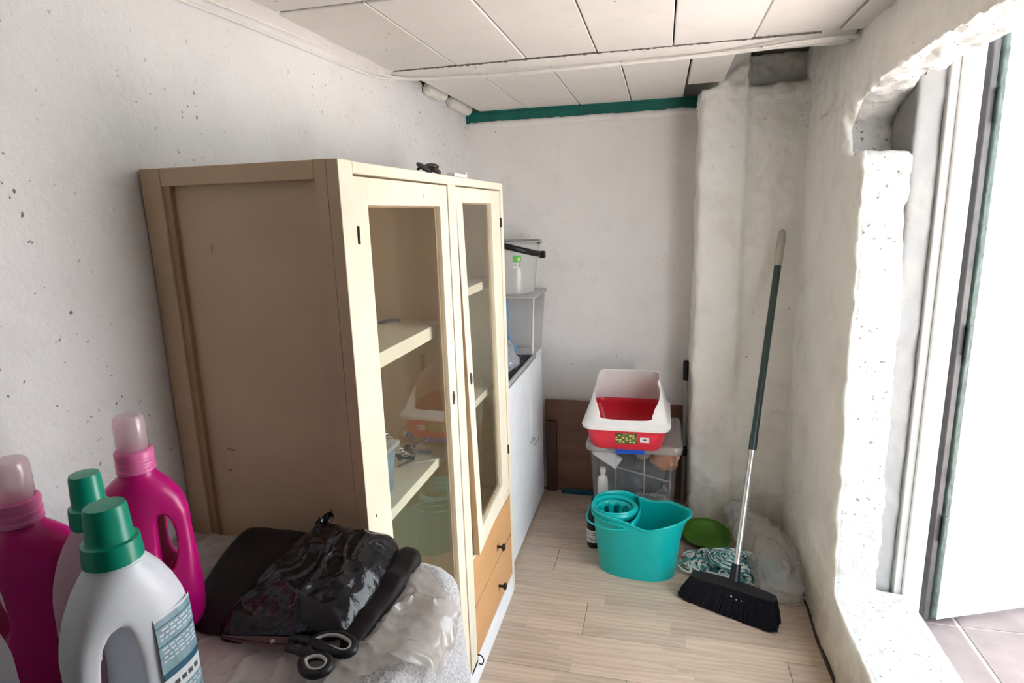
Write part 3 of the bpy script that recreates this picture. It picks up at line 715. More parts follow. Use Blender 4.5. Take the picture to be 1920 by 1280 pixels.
# ------------------------------------------------------------------ litter tray with hood
lt = thing('litter_tray', 'red cat litter tray with white hood on the clear storage box', 'litter tray', (-.135, 2.70, .477))
hx, hy = .178, .20
q = MB(); q.rings([rrect(0, 0, .145, .165, .045, 0), rrect(0, 0, .152, .172, .05, .008), rrect(0, 0, .172, .192, .05, .095), rrect(0, 0, .160, .180, .045, .125)], True, True, False)
o = q.build('tray', M_red, lt); solidify(o, .003)
# hood: rim, inclined front ring with a big opening, sides and back
q = MB()
lo = rrect(0, 0, .186, .206, .05, .096, 8); lo2 = rrect(0, 0, .190, .210, .05, .110, 8); md = rrect(0, 0, .180, .198, .05, .122, 8)
# top ring: narrower and pushed back
def ringat(t):
    hx_ = .176+(.140-.176)*t; y_f = -.192+(-.02+.192)*t**1.1; y_b = .192+(.165-.192)*t; z = .125+(.268-.125)*t
    return rrect(0, (y_f+y_b)/2, hx_, (y_b-y_f)/2, max(.02, .05-.012*t), z, 8)
T = [i/14 for i in range(15)]
rs = [lo, lo2, md]+[ringat(t) for t in T]
V = q.rings(rs, True, False, False)
# cut the opening through the front face by removing faces inside a rounded outline
def openhalf(t):
    return (.075+.062*min(1, max(0, (t-.08)/.45))**.6) if t < .93 else .1
top = V[-1]
bm = q.b
b2 = bmesh.new()
bmesh.ops.recalc_face_normals(bm, faces=bm.faces)
o = q.build('hood', M_litterwhite, lt)
mod(o, 'SOLIDIFY', thickness=.0035, offset=-1)
# boolean cutter: a slab whose outline is the opening seen along the face normal
cut = MB(); path = []
for (x, t) in ((-.090, .10), (.090, .10), (.112, .22), (.122, .38), (.140, .60), (.148, .80), (.142, .97), (.12, 1.12), (-.12, 1.12), (-.142, .97), (-.148, .80), (-.140, .60), (-.122, .38), (-.112, .22)):
    path.append((x, t))
sp = smoothpath([(x, t, 0) for x, t in path], 5, closed=True)
A = []; Bq = []
for p in sp:
    x, t = p.x, p.y
    k = 1-.16*max(0, t-.5)
    y_ = -.192+.172*max(0, t)**1.1; z_ = .125+.143*t
    n = Vector((0, -.143, .172)).normalized()
    A.append(Vector((x*k, y_, z_))+n*.05); Bq.append(Vector((x*k, y_, z_))-n*.045)
cut.rings([Bq, A], True, True, True)
co = cut.build('cutter', M_litterwhite, lt)
bo = mod(o, 'BOOLEAN', object=co, operation='DIFFERENCE', solver='EXACT'); bpy.context.view_layer.update(); bake(o); bpy.data.objects.remove(co)
o.data.shade_smooth(); o.data.set_sharp_from_angle(angle=radians(35))
q = MB(); q.tube([p for p in (lambda r: r[27:]+r[:27])(rrect(0, .0725, .1395, .0925, .04, .268, 8)) if p.y > .0], .0035, 8) if 1 else q.rings([rrect(0, .0725, .134, .087, .04, .266), rrect(0, .0725, .139, .0915, .04, .271), rrect(0, .0725, .143, .0945, .04, .266)], True, False, False); q.build('hood_edge', M_litterwhite, lt)
# stickers
fy = -.186
def sticker(x0, x1, z0, z1, mat, dy=0, name='sticker'):
    q = MB(); yy = lambda z: -.1725-.02*(z/.095)-.0025-dy
    q.b.faces.new([q.b.verts.new(p) for p in ((x0, yy(z0), z0), (x1, yy(z0), z0), (x1, yy(z1), z1), (x0, yy(z1), z1))]); return q.build(name, mat, lt, smooth=False, fix=False)
sticker(-.045, .05, .030, .082, simple('sticker_green', (.16, .17, .06), .5, .5, 40))
for k in range(4):
    for j in range(6):
        if random.random() < .8: sticker(-.042+j*.0145, -.042+j*.0145+random.uniform(.006, .012), .036+k*.011, .042+k*.011, M_lyel if (j+k) % 3 else M_dkgrey, .0006, 'print_mark')
sticker(.062, .10, .040, .066, M_paper); sticker(.072, .090, .052, .058, M_dkgrey, .0006, 'print_mark')

# ------------------------------------------------------------------ telescopic pole in the corner gap
pp = thing('squeegee_pole', 'thin steel pole with black grip standing in the gap left of the pillar', 'pole', (.128, 3.03, 0))
def pz(z): return Vector((.004*(1-z), -.0+.02*z*0, z))
q = MB(); q.cyl(pz(0), pz(.66), .0105, n=16); q.build('tube', M_steel, pp)
q = MB(); q.cyl(pz(.66), pz(.757), .0135, n=16); q.cyl(pz(.757), pz(.762), .0135, .008, 16); q.build('grip', M_black, pp)
q = MB(); q.cyl(pz(.265), pz(.315), .015, n=16); q.box(.0, .03, -.008, .008, .285, .297, .002, 1); q.build('clamp', M_black, pp)

# ------------------------------------------------------------------ black bottle beside the box
q = MB(); q.lathe([(.030, 0), (.033, .004), (.033, .15), (.028, .175), (.013, .20), (.013, .235), (.002, .236)], (0, 0, 0), 28)
bo_ = thing('dark_bottle', 'black bottle with white label half hidden behind the teal bucket', 'bottle', (-.272, 2.535, 0))
q.build('bottle_body', M_black, bo_)
q = MB(); q.lathe([(.0335, .03), (.0337, .031), (.0337, .088), (.0335, .089)], (0, 0, 0), 28, cap0=False, cap1=False); q.build('label', M_paper, bo_)
for z in (.075, .066, .05, .042): q = MB(); q.lathe([(.0339, z), (.0339, z+.003)], (0, 0, 0), 28, cap0=False, cap1=False); q.build('print_line', M_dkgrey, bo_)

# ------------------------------------------------------------------ teal mop bucket with wringer
tb = thing('mop_bucket', 'teal plastic mop bucket with pouring spout and wringer basket', 'bucket', (-.075, 2.405, 0), radians(-4))
NN = 96
def bring(t, z0, inner=0.):
    out = []
    for k in range(NN):
        a = 2*pi*k/NN; c, s_ = cos(a), sin(a)
        hx0, hy0 = .160, .106; hx1, hy1 = .188, .136
        e = 2.5
        hx_ = hx0+(hx1-hx0)*t-inner; hy_ = hy0+(hy1-hy0)*t-inner
        x = hx_*math.copysign(abs(c)**(2/e), c); y = hy_*math.copysign(abs(s_)**(2/e), s_)
        # spout on the right
        w = max(0, cos(a))**14; x += .030*w*t**6
        # waist beside the wringer
        y *= 1-.05*exp(-((x+.01)/.05)**2)*t**3
        # rim height: high on the left round the wringer, swooping down, up again at the spout
        hl = .262+.016*(1/(1+exp((x+.04)/.018)))-.020*exp(-((x-.05)/.06)**2)+.012*w
        out.append(Vector((x, y, z0 if z0 is not None else hl*t)))
    return out
q = MB(); q.rings([bring(0, .0), bring(.02, .004)]+[bring(t, None) for t in (.12, .3, .5, .7, .85, .93, .97, 1.)], True, True, False)
o = q.build('bucket_body', M_teal, tb); solidify(o, .0035, -1)
rim = bring(1., None)
q = MB(); q.tube([p+Vector((0, 0, -.001)) for p in rim], .0042, 8, closed=True); q.build('rim', M_teal, tb)
q = MB(); rr2 = [p+Vector((.003*cos(2*pi*k/NN), .003*sin(2*pi*k/NN), -.022)) for k, p in enumerate(rim)]
sel = [p for p in rr2 if p.x < -.02]; sel.sort(key=lambda p: math.atan2(p.y, -p.x-.0)); q.tube(sel, .0035, 6); q.build('rim_band', M_teal, tb)
# wringer basket
wr_ = (-.098, -.004)
def wring(r, z, e=1.): return [Vector((wr_[0]+r*1.15*cos(2*pi*k/40), wr_[1]+r*sin(2*pi*k/40)*1.05, z)) for k in range(40)]
q = MB()
zz = [(.083, .272), (.078, .277), (.070, .272), (.068, .262)]
q.rings([wring(r, z) for r, z in zz], True, False, False)
q.rings([wring(.083, .272), wring(.083, .235)], True, False, False)
rr_ = [wring(.068, .262), wring(.064, .235), wring(.056, .20), wring(.050, .175), wring(.03, .168)]
Vv = [[q.b.verts.new(p) for p in r] for r in rr_]
for i in range(4):
    for j in range(40):
        if i in (1, 2) and (j % 4) in (1, 2): continue
        q.b.faces.new((Vv[i][j], Vv[i][(j+1) % 40], Vv[i+1][(j+1) % 40], Vv[i+1][j]))
q.b.faces.new(Vv[-1])
o = q.build('wringer_basket', M_teal, tb); solidify(o, .003, 0)
q = MB(); q.box(-.022, -.004, -.12, .12, .236, .262, .003, 1); 
for v in q.b.verts:
    v.co.x += .012*(1-(abs(v.co.y)/.12)**2)
q.b.free()
q = MB(); q.grid(lambda u, v: (-.012+.022*(1-(2*u-1)**2)+0*v, -.122+.244*u, .225+.04*v), 24, 2); o = q.build('wringer_collar', M_teal, tb, fix=False); solidify(o, .004, 0)
q = MB(); q.tube(smoothpath([(-.02, -.133, .240), (-.10, -.145, .236), (-.19, -.10, .236), (-.208, 0, .236), (-.19, .10, .236), (-.10, .145, .236), (-.02, .133, .240)], 8), .004, 8); q.build('bucket_handle', M_teal, tb)

# ------------------------------------------------------------------ lime dustpan
dp = thing('dustpan', 'lime green plastic dustpan lying on the floor against the pillar', 'dustpan', (.225, 2.665, 0), radians(8))
def dish(u, v):
    a = 2*pi*u; r = v; x = .105*r*cos(a); y = .118*r*sin(a)
    return (x, y, .004+.034*r**4+.012*max(0, y/.118)*r)
q = MB(); q.grid(dish, 48, 14); o = q.build('pan', M_lime, dp, fix=False); bm = bmesh.new(); bm.from_mesh(o.data); bmesh.ops.remove_doubles(bm, verts=bm.verts, dist=.0004); bm.to_mesh(o.data); bm.free(); solidify(o, .003, 0)
q = MB(); q.tube([(.107*cos(2*pi*k/40), .12*sin(2*pi*k/40), .038+.012*max(0, sin(2*pi*k/40))) for k in range(40)], .004, 8, closed=True); q.build('rim', M_lime, dp)

# ------------------------------------------------------------------ mop
mp_ = thing('floor_mop', 'mop head of tangled white and teal cotton strands behind the broom', 'mop', (.235, 2.40, 0))
M_strw = simple('mop_white', (.72, .78, .76), .9, .1, 60); M_strt = simple('mop_teal', (.04, .24, .26), .9, .15, 60)
def strands(mat, n, seed):
    rnd = random.Random(seed); q = MB()
    for i in range(n):
        a = rnd.uniform(0, 2*pi); L = rnd.uniform(.09, .17); pts = []; cx_, cy_ = .05+rnd.uniform(-.02, .02), .03+rnd.uniform(-.02, .02); b = a
        for k in range(14):
            t = k/13; b += rnd.uniform(-.35, .35)
            r = L*t; x = cx_+r*cos(b)*(1.0 if cos(b) > 0 else 1.15); yv = cy_+r*sin(b)*.78
            z = .012+.075*(1-t)**.8*(.5+.5*rnd.random())+rnd.uniform(0, .016)
            x = min(x, .15); yv = min(max(yv, -.13), .15)
            pts.append((x, yv, max(.004, z)))
        q.tube(smoothpath(pts, 2), .0042, 5)
    for i in range(n//6):   # neat loops lying over the middle
        r = .016+.0085*i*.8+(.0042 if seed == 2 else 0)
        pts = [(.080+r*1.1*cos(t_), -.005+r*.8*sin(t_), .110-.30*r+.006*sin(i*2.1+seed+3*t_)) for t_ in [pi*(.1+1.5*k/20) for k in range(21)]]
        q.tube(pts, .0026, 6)
    o = q.build('strands', mat, mp_); o['kind'] = 'stuff'; return o
strands(M_strw, 80, 1); strands(M_strt, 80, 2)
q = MB(); q.lathe([(.022, 0), (.022, .01), (.016, .05), (.013, .065), (.002, .066)], (.02, .05, .02), 20); q.build('socket', M_litterwhite, mp_)

# ------------------------------------------------------------------ broom
br = thing('broom', 'black broom with dark and silver telescopic pole leaning against the pillar', 'broom', (.285, 2.17, 0))
BO = Vector((.285, 2.17, 0))
PA, PB = Vector((.293, 2.19, .115)), Vector((.487, 2.755, 1.400))
def pl_(t): return PA+(PB-PA)*t
part(MB().tube([pl_(.0), pl_(.355)], .0118, 18), 'lower_pole', simple('silver_pole', (.62, .62, .62), .3, bstr=0, Metallic=.85), br, BO)
part(MB().tube([pl_(.35), pl_(.362), pl_(.385), pl_(.39), pl_(.40), pl_(.885)], [.0145, .0155, .0155, .0145, .0138, .0138], 18), 'upper_pole', M_darkgreen, br, BO)
part(MB().tube([pl_(.885), pl_(.90), pl_(.97), pl_(.99), pl_(.998)], [.015, .0165, .0160, .013, .005], 18), 'pole_grip', M_beige, br, BO)
e0, e1 = Vector((.142, 2.233, .100)), Vector((.428, 2.122, .100)); g0, g1 = Vector((.100, 2.240, .002)), Vector((.438, 2.085, .002))
dx = (e1-e0).normalized(); nx = Vector((-dx.y, dx.x, 0))
q = MB(); sec = [(-.022, -.012), (-.026, .0), (-.020, .012), (-.006, .018), (.006, .018), (.020, .012), (.026, .0), (.022, -.012)]
rs = []
for k in range(15):
    t = k/14; c = e0+(e1-e0)*t; f = .65+.35*sin(pi*min(1, max(0, t)))**.5; rs.append([c+nx*a*f+Vector((0, 0, b*f+.006*sin(pi*t)-.002)) for a, b in sec])
q.rings(rs); part(q, 'head_bar', M_black, br, BO)
q = MB(); c = (e0+e1)/2+dx*.012; d = (PB-PA).normalized(); q.tube([PA-d*.02, PA+d*.015, PA+d*.055, PA+d*.062], [.024, .0185, .0165, .014], 16); part(q, 'socket', M_black, br, BO)
rnd = random.Random(5); q = MB()
for i in range(110):
    for j in range(8):
        t = (i+.5)/110+rnd.uniform(-.004, .004); w = (j-3.5)/3.5
        a = e0+(e1-e0)*t+nx*(w*.018)+Vector((0, 0, -.006)); b = g0+(g1-g0)*t+nx*(w*.034+rnd.uniform(-.003, .003))+dx*rnd.uniform(-.003, .003); b.z = .001+rnd.uniform(0, .004)+(.014*(2*t-1)**8)
        mid = a.lerp(b, .5)+nx*w*.004
        q.tube([a, mid, b], [.0028, .0036, .0034], 4)
o = part(q, 'bristles', simple('bristle_black', (.004, .004, .008), .6, .2, 30, Specular_IOR_Level=.2), br, BO); o['kind'] = 'stuff'
for (t, z, s_) in ((.52, .075, .003), (.58, .068, .0022), (.60, .05, .004), (.64, .07, .002)):
    c = e0.lerp(e1, t)-nx*.034; q = MB(); q.lathe([(.001, 0), (s_, s_*.6), (s_*.6, s_*1.5), (.0005, s_*2)], (c.x, c.y, z), 8); part(q, 'lint', M_paper, br, BO)

# ------------------------------------------------------------------ translucent bag in the corner
M_bag2 = clear('grey_bag_film', (.98, .98, .98), .1, .30, (1, 1, .99), .12, bump=18, ior=1.5, bd=.02)
bg = thing('plastic_bag', 'crumpled translucent grey plastic bag slumped in the corner behind the broom', 'bag', (.45, 2.42, 0))
ax = smoothpath([(-.10, .34, .135), (-.085, .28, .125), (-.03, .18, .095), (.02, .07, .078), (.035, -.05, .070), (.05, -.15, .045), (.055, -.19, .02)], 6)
rad = [.038, .055, .085, .095, .095, .075, .03]; wid = [.03, .045, .062, .072, .075, .07, .055]
q = MB(); rs = []; n_ = len(ax)
for i, p in enumerate(ax):
    t = i/(n_-1)*6; a = int(min(5, t)); f = t-a
    r1 = rad[a]+(rad[a+1]-rad[a])*f; w1 = wid[a]+(wid[a+1]-wid[a])*f; ring = []
    tg = (ax[min(i+1, n_-1)]-ax[max(i-1, 0)]).normalized(); sd = tg.cross(Vector((0, 0, 1))).normalized(); up = sd.cross(tg)
    for k in range(64):
        th = 2*pi*k/64; dr = sd*cos(th)*w1*1.25+up*sin(th)*r1*.85
        q0 = p+dr; cr = 1-abs(noise.noise(q0*13))*2; cr2 = 1-abs(noise.noise(q0*30+Vector((4, 4, 4))))*2
        q0 = p+dr*(1+.12*cr+.05*cr2); q0.z = max(.003+.002*abs(cr2), q0.z); q0.x = min(q0.x, .098)
        ring.append(q0)
    rs.append(ring)
q.rings(rs, True, False, True); o = q.build('bag_film', M_bag2, bg); mod(o, 'SUBSURF', levels=1); bake(o)
displace(o, lambda p, n: n*(.013*max(0, 1-abs(noise.noise(Vector((p.x*13, p.y*6, p.z*13))))*5)+.007*max(0, 1-abs(nz(p, 22, 3))*5)-.004))
for v in o.data.vertices: v.co.z = max(.0015, v.co.z); v.co.x = min(.100, v.co.x)
q = MB(); q.lathe([(.002, -.095), (.035, -.092), (.038, -.07), (.038, .03), (.03, .06), (.014, .085), (.013, .10), (.002, .101)], (.02, -.02, .045), 28, rot=Matrix.Rotation(radians(80), 3, Vector((1, .3, 0))))
o = q.build('clear_bottle', clear('bluish_bottle', (.65, .82, .88), .4, .35, (.50, .68, .80), .08)); o.location = bg.location; tag(o, 'pale blue bottle showing inside the translucent grey bag', 'bottle')
q = MB(); q.lathe([(.016, 0), (.017, .002), (.017, .018), (.015, .02)], (0, 0, 0), 20, rot=Matrix.Rotation(radians(75), 3, 'Y')); o = q.build('blue_cap', simple('navy_cap', (.02, .05, .22), .35)); o.location = (.333, 2.715, .125); tag(o, 'navy blue bottle cap at the neck of the grey plastic bag', 'cap')

# ------------------------------------------------------------------ table with towel and plastic sheet
TX0, TX1, TY0, TY1, TZ = -.965, -.340, .12, .985, .858
tbl = thing('table', 'table under the grey towel and plastic sheet, beside the wardrobe', 'table', ((TX0+TX1)/2, (TY0+TY1)/2, 0))
TO = Vector(((TX0+TX1)/2, (TY0+TY1)/2, 0))
part(MB().box(TX0, TX1-.03, TY0+.02, TY1-.03, TZ-.045, TZ-.018, .003, 1), 'tabletop', M_edge, tbl, TO)
for x in (TX0+.05, TX1-.09):
    for y in (TY0+.07, TY1-.09): part(MB().box(x-.02, x+.02, y-.02, y+.02, 0, TZ-.045, .003, 1), 'leg', M_edge, tbl, TO)
def towelmat():
    m, nt, out = newmat('terry_towel'); v = coords(nt, obj=False)
    n = noise_t(nt, v, 210, 3, .6); w = noise_t(nt, v, 26, 4)
    c = mix(nt, ramp(nt, n, .35, .65), (.40, .39, .41), (.72, .71, .73)); c = mix(nt, ramp(nt, w, .62, .7), c, (.40, .40, .43))
    bsdf(nt, out, c, .95, n, .9, .004, Sheen_Weight=.3); return m
M_towel = towelmat()
ccx, ccy, chx, chy = (TX0+TX1)/2, (TY0+TY1)/2, (TX1-TX0)/2, (TY1-TY0)/2
q = MB(); rs = []
for k in range(16, 0, -1): rs.append(rrect(ccx, ccy, chx*(1-.055*0)-(chx-.02)*(k/16)-.03*0, chy-(chy-.02)*(k/16), max(.005, .085*(1-k/16)), TZ, 10))
for k in range(7):
    a = radians(90*k/6); ins = .035*(1-sin(a)); rs.append(rrect(ccx, ccy, chx-ins, chy-ins, .085-ins*.5, TZ-.035*(1-cos(a)), 10))
for k in range(1, 26):
    z = TZ-.035-.022*k; rs.append(rrect(ccx, ccy, chx+.0005*k, chy-.0*k, .085, z, 10))
# densify rings
def dens(r, m_=4):
    out = []
    for i in range(len(r)):
        a, b = r[i], r[(i+1) % len(r)]; n = m_ if (b-a).length < .1 else 26
        for j in range(n): out.append(a.lerp(b, j/n))
    return out
rs = [dens(r) for r in rs]
ml = max(len(r) for r in rs)
def resample(r, n):
    L = [0]
    for i in range(len(r)): L.append(L[-1]+(r[(i+1) % len(r)]-r[i]).length)
    out = []; j = 0
    for k in range(n):
        d = L[-1]*k/n
        while L[j+1] < d: j += 1
        f = (d-L[j])/max(1e-9, L[j+1]-L[j]); out.append(r[j].lerp(r[(j+1) % len(r)], f))
    return out
rs = [resample(r, 220) for r in rs]
q.rings(rs, True, True, False)
o = q.build('towel', M_towel)
def twf(p, n):
    side = 1 if p.z < TZ-.04 else 0
    d = n*(.0012*nz(p, 60)+.0022*nz(p, 18, 2)+.004*nz(p, 5, 7))
    if side and p.x > ccx+.25:
        w = min(1, (TZ-.04-p.z)/.15); d += Vector((1, 0, 0))*(.014*w*sin(p.y*38+2*sin(p.y*11)))
    return d
displace(o, twf)
for v in o.data.vertices: v.co.x = max(v.co.x, XL+.008); v.co.y = min(v.co.y, .992)
tag(o, 'grey terry towel draped over the table beside the wardrobe', 'towel')

M_sheet = clear('plastic_sheet', (.90, .88, .86), .1, .55, (.76, .71, .66), .17, bump=34, ior=1.45, bd=.006)
AR = .04
def sheet(u, v):
    # u runs across the table (towards the right and over the edge), v along it
    y_ = .14+v*.828; kx = ((0, -.43), (.55, -.43), (.66, -.40), (.72, -.335), (.76, -.30), (.84, -.305), (.875, -.34), (.925, -.41), (.95, -.50), (.97, -.72), (1.1, -.9))
    for (ya, xa), (yb, xb_) in zip(kx, kx[1:]):
        if ya <= y_ <= yb: xs_ = xa+(xb_-xa)*(y_-ya)/(yb-ya)
    xs_ += .010*noise.noise(Vector((y_*22, 0, 3)))+.004*noise.noise(Vector((y_*70, 0, 5)))
    s_ = -.955+u*(xs_+.955)
    xe = TX1-AR+.004; L1 = xe
    q_ = Vector((s_, y_, 0)); 
    rg = (1-abs(noise.noise(Vector((s_*7, y_*9, 1))))*2); rg2 = (1-abs(noise.noise(Vector((s_*19, y_*15, 4))))*2); rg3 = (1-abs(noise.noise(Vector((s_*44, y_*38, 8))))*2)
    amp = .35+.65*min(1, max(0, (s_+.62)/.2))
    k1 = max(0, 1-abs(noise.noise(Vector((s_*12+y_*5, y_*8-s_*4, 51))))*5); k2 = max(0, 1-abs(noise.noise(Vector((s_*26-y_*9, y_*20+s_*8, 57))))*5)
    h = .0055+amp*(.003*max(0, rg)**2+.002*max(0, rg2)**2+.009*k1+.005*k2+.0012*rg3)
    if s_ < xe: return (s_, y_, TZ+max(.004, h))
    a = (s_-xe)/AR
    if a < pi/2: return (xe+(AR+h)*sin(a), y_, TZ-AR+(AR+h)*cos(a))
    return (xe+AR+h, y_, TZ-AR-(s_-xe-AR*pi/2))
q = MB(); q.grid(sheet, 260, 240); o = q.build('plastic_sheet', M_sheet, fix=False); tag(o, 'crumpled translucent plastic sheet spread over the towel on the table', 'plastic sheet')
for v in o.data.vertices:
    v.co.y = min(v.co.y, .985)

# ------------------------------------------------------------------ detergent bottles
def bottle(name, label, loc, face, mat, H, prof, hole, ybow, cap, group=None, tilt=0, sc=(1, 1, 1)):
    """local x points to the handle, y is the thickness"""
    t = thing(name, label, 'bottle', loc, face, group)
    q = MB(); q.rings([sup(hx, hy, z, e, 56, cx=c) for (z, hx, hy, e, c) in prof])
    o = q.build('bottle_body', mat, t)
    if hole:
        cu = MB(); pts = smoothpath([(x, z, 0) for x, z in hole], 5, closed=True)
        A = [Vector((p.x, -.2, p.y)) for p in pts]; Bq = [Vector((p.x, .2, p.y)) for p in pts]; cu.rings([A, Bq], True, True, True)
        c = cu.build('cut', mat, t)
        # thin the grip: carve both flanks around the handle
        mod(o, 'BOOLEAN', object=c, operation='DIFFERENCE', solver='EXACT'); bpy.context.view_layer.update(); bake(o); bpy.data.objects.remove(c)
    o.modifiers.clear(); mod(o, 'REMESH', mode='VOXEL', voxel_size=.0032, use_smooth_shade=True); mod(o, 'SMOOTH', factor=.6, iterations=7); bake(o)
    o.data.materials.clear(); o.data.materials.append(mat); o.data.shade_smooth()
    if hole:
        hc = (sum(p[0] for p in hole)/len(hole), sum(p[1] for p in hole)/len(hole))
        for v in o.data.vertices:   # pinch round the grip
            d = sqrt(((v.co.x-hc[0]-.02)/.045)**2+((v.co.z-hc[1])/.07)**2); v.co.y *= 1-.42*exp(-d**2.2)
    t.scale = sc; cap(t); return t
def ribring(q, r0, r1, z0, z1, n=40, rib=.0008):
    rs = []
    for r, z in ((r0-.002, z0), (r0, z0+.001), (r1, z1-.001), (r1-.003, z1)):
        rs.append([Vector(((r+(rib if k % 2 else 0))*cos(2*pi*k/(2*n)), (r+(rib if k % 2 else 0))*sin(2*pi*k/(2*n)), z)) for k in range(2*n)])
    q.rings(rs)
def pinkcap(zb):
    def f(t):
        q = MB(); q.lathe([(.030, zb), (.0335, zb+.002), (.0335, zb+.006), (.032, zb+.007), (.032, zb+.011), (.0332, zb+.012), (.0332, zb+.016), (.0318, zb+.017), (.0318, zb+.021), (.033, zb+.022), (.033, zb+.031), (.030, zb+.034), (.026, zb+.034)], (0, 0, 0), 40); q.build('collar', M_pinkring, t)
        q = MB(); q.lathe([(.0275, zb+.030), (.0270, zb+.072), (.0255, zb+.0805), (.022, zb+.084), (.001, zb+.084)], (0, 0, 0), 40, cap0=False); o = q.build('measuring_cap', M_cup, t); solidify(o, .0018, -1)
    return f
def greencap(zb):
    def f(t):
        q = MB(); ribring(q, .0365, .0345, zb, zb+.026); q.build('cap_skirt', M_greencap, t)
        q = MB(); q.lathe([(.031, zb+.024), (.0275, zb+.028), (.0255, zb+.062), (.0235, zb+.067), (.001, zb+.068)], (0, 0, 0), 40, sx=1.05); q.build('measuring_cap', M_greencap, t)
        q = MB(); q.lathe([(.034, zb-.006), (.036, zb-.003), (.033, zb)], (0, 0, 0), 36); q.build('collar', M_whitebot, t)
    return f
pprof = [(0, .074, .046, 2.8, 0), (.004, .080, .051, 2.8, 0), (.05, .084, .054, 2.8, 0), (.115, .081, .052, 2.8, 0), (.15, .079, .050, 2.7, 0), (.185, .078, .050, 2.6, 0), (.21, .071, .048, 2.5, -.001),
         (.228, .058, .043, 2.3, -.003), (.240, .042, .037, 2.1, -.002), (.248, .031, .031, 2, 0), (.262, .030, .030, 2, 0)]
phole = [(.036, .100), (.050, .108), (.056, .135), (.055, .165), (.046, .186), (.034, .188), (.027, .170), (.026, .120)]
GB = 'detergent bottles on the table'
TS_ = TZ+.012
vdir = math.atan2(.67, -.74)      # looking direction towards the bottles
def fa(deg): return math.atan2(.74, .67)+radians(deg)
bottle('detergent_bottle', 'magenta detergent bottle with clear cap standing nearest the wardrobe', (-.770, .703, TS_), fa(-20), M_pink, .33, pprof, phole, 0, pinkcap(.252), sc=(.80, .82, 1.045), group=GB)
bottle('detergent_bottle', 'magenta detergent bottle with clear cap at the left picture edge', (-.802, .549, TS_), fa(165), M_pink, .33, pprof, phole, 0, pinkcap(.252), sc=(.82, .84, 1.02), group=GB)
wprof = [(0, .078, .044, 3.2, 0), (.004, .084, .048, 3.2, 0), (.04, .086, .050, 3.2, 0), (.12, .085, .050, 3.2, 0), (.160, .084, .050, 3.0, 0), (.182, .079, .048, 2.9, 0),
         (.205, .069, .046, 2.7, 0), (.226, .056, .042, 2.4, 0), (.240, .044, .038, 2.1, 0), (.247, .036, .035, 2, 0), (.262, .033, .033, 2, 0)]
whole = [(.018, .070), (.038, .060), (.054, .078), (.058, .125), (.052, .168), (.036, .186), (.020, .176), (.012, .125)]
fb = bottle('detergent_bottle', 'white detergent bottle with green cap and blue label, front of the group', (-.608, .506, TS_), fa(180+34), M_whitebot, .32, wprof, whole, 0, greencap(.250), sc=(.84, .84, 1.01), group=GB)
bottle('detergent_bottle', 'white detergent bottle tinted with reflected pink, green cap, behind the front one', (-.707, .569, TS_), fa(170), M_white_pinkrefl, .32, wprof, None, 0, greencap(.252), sc=(.66, .74, 1.01), group=GB)
bottle('detergent_bottle', 'white detergent bottle cut off by the bottom left picture corner', (-.738, .383, TS_), fa(200), M_whitebot, .32, wprof, None, 0, greencap(.250), sc=(.84, .84, 1.01), group=GB)
# printed label on the wide face of the front bottle (local +y or -y faces the camera side)
LS = 1
M_lab = simple('label_teal_grey', (.25, .40, .46), .4, .15, 60); M_labw = simple('label_white', (.72, .76, .80), .4); M_labd = simple('label_dark_blue', (.01, .10, .17), .4)
def blabel(x0, x1, z0, z1, mat, d, name='label'):
    def f(u, v):
        x = x0+(x1-x0)*u; z = z0+(z1-z0)*v; hx, hy = .0855, .0503; z += .010
        yy = hy*(max(0, 1-(abs(x)/hx)**3.2))**(1/3.2)
        return (x, LS*(yy*(1-.06*max(0, (z-.15)/.035))+d), z)
    q = MB(); q.grid(f, 14, 4); o = q.build(name, mat, fb, fix=False); return o
for (a, z0, z1, mm, d) in ((0, .012, .165, M_labw, .0004), (0, .085, .161, M_lab, .0008), (0, .012, .062, M_lab, .0008), (0, .152, .1535, M_labd, .0012), (0, .128, .1295, M_labd, .0012), (0, .084, .093, M_labd, .0012), (0, .040, .0415, M_labd, .0012)):
    blabel(-.074, -.006, z0, z1, mm, d, 'label' if d < .001 else 'label_band')
rnd = random.Random(3)
for k in range(5): blabel(-.066+k*.012, -.066+k*.012+rnd.uniform(.006, .010), .069, .075, M_dkgrey, .0012, 'print_word')
for r in range(9):
    x = -.070
    while x < -.014:
        w = rnd.uniform(.004, .011); z = (.147 if r < 3 else (.123 if r < 7 else .056))-.0055*(r if r < 3 else (r-3 if r < 7 else r-7)); blabel(x, min(x+w, -.010), z, z+.0022, M_labw, .0012, 'print_word'); x += w+.003

# ------------------------------------------------------------------ black bags and scissors
M_matblack = simple('matte_black_film', (.010, .006, .007), .6, .2, 12, .3, .002, 30, Specular_IOR_Level=.22)
M_glossblack = simple('glossy_black_film', (.004, .004, .008), .20, .2, 12, .7, .003, 60, Specular_IOR_Level=.38)
def closed_sheet(name, outline, fnz, th, mat, nrad=22, sub=6):
    """sheet with a given outline (world xy), lying at height fnz(x, y)"""
    o_ = smoothpath([(x, y, 0) for x, y in outline], sub, closed=True); c = sum(o_, Vector())/len(o_)
    q = MB(); rs = []
    for k in range(nrad, 0, -1):
        f = k/nrad; rs.append([Vector((p.x, p.y, fnz(p.x, p.y, f))) for p in (c.lerp(a, f) for a in o_)])
    rs.append([Vector((c.x+(a.x-c.x)*.01, c.y+(a.y-c.y)*.01, fnz(c.x, c.y, 0))) for a in o_])
    q.rings(rs, True, False, True); o = q.build(name, mat, fix=True); return o
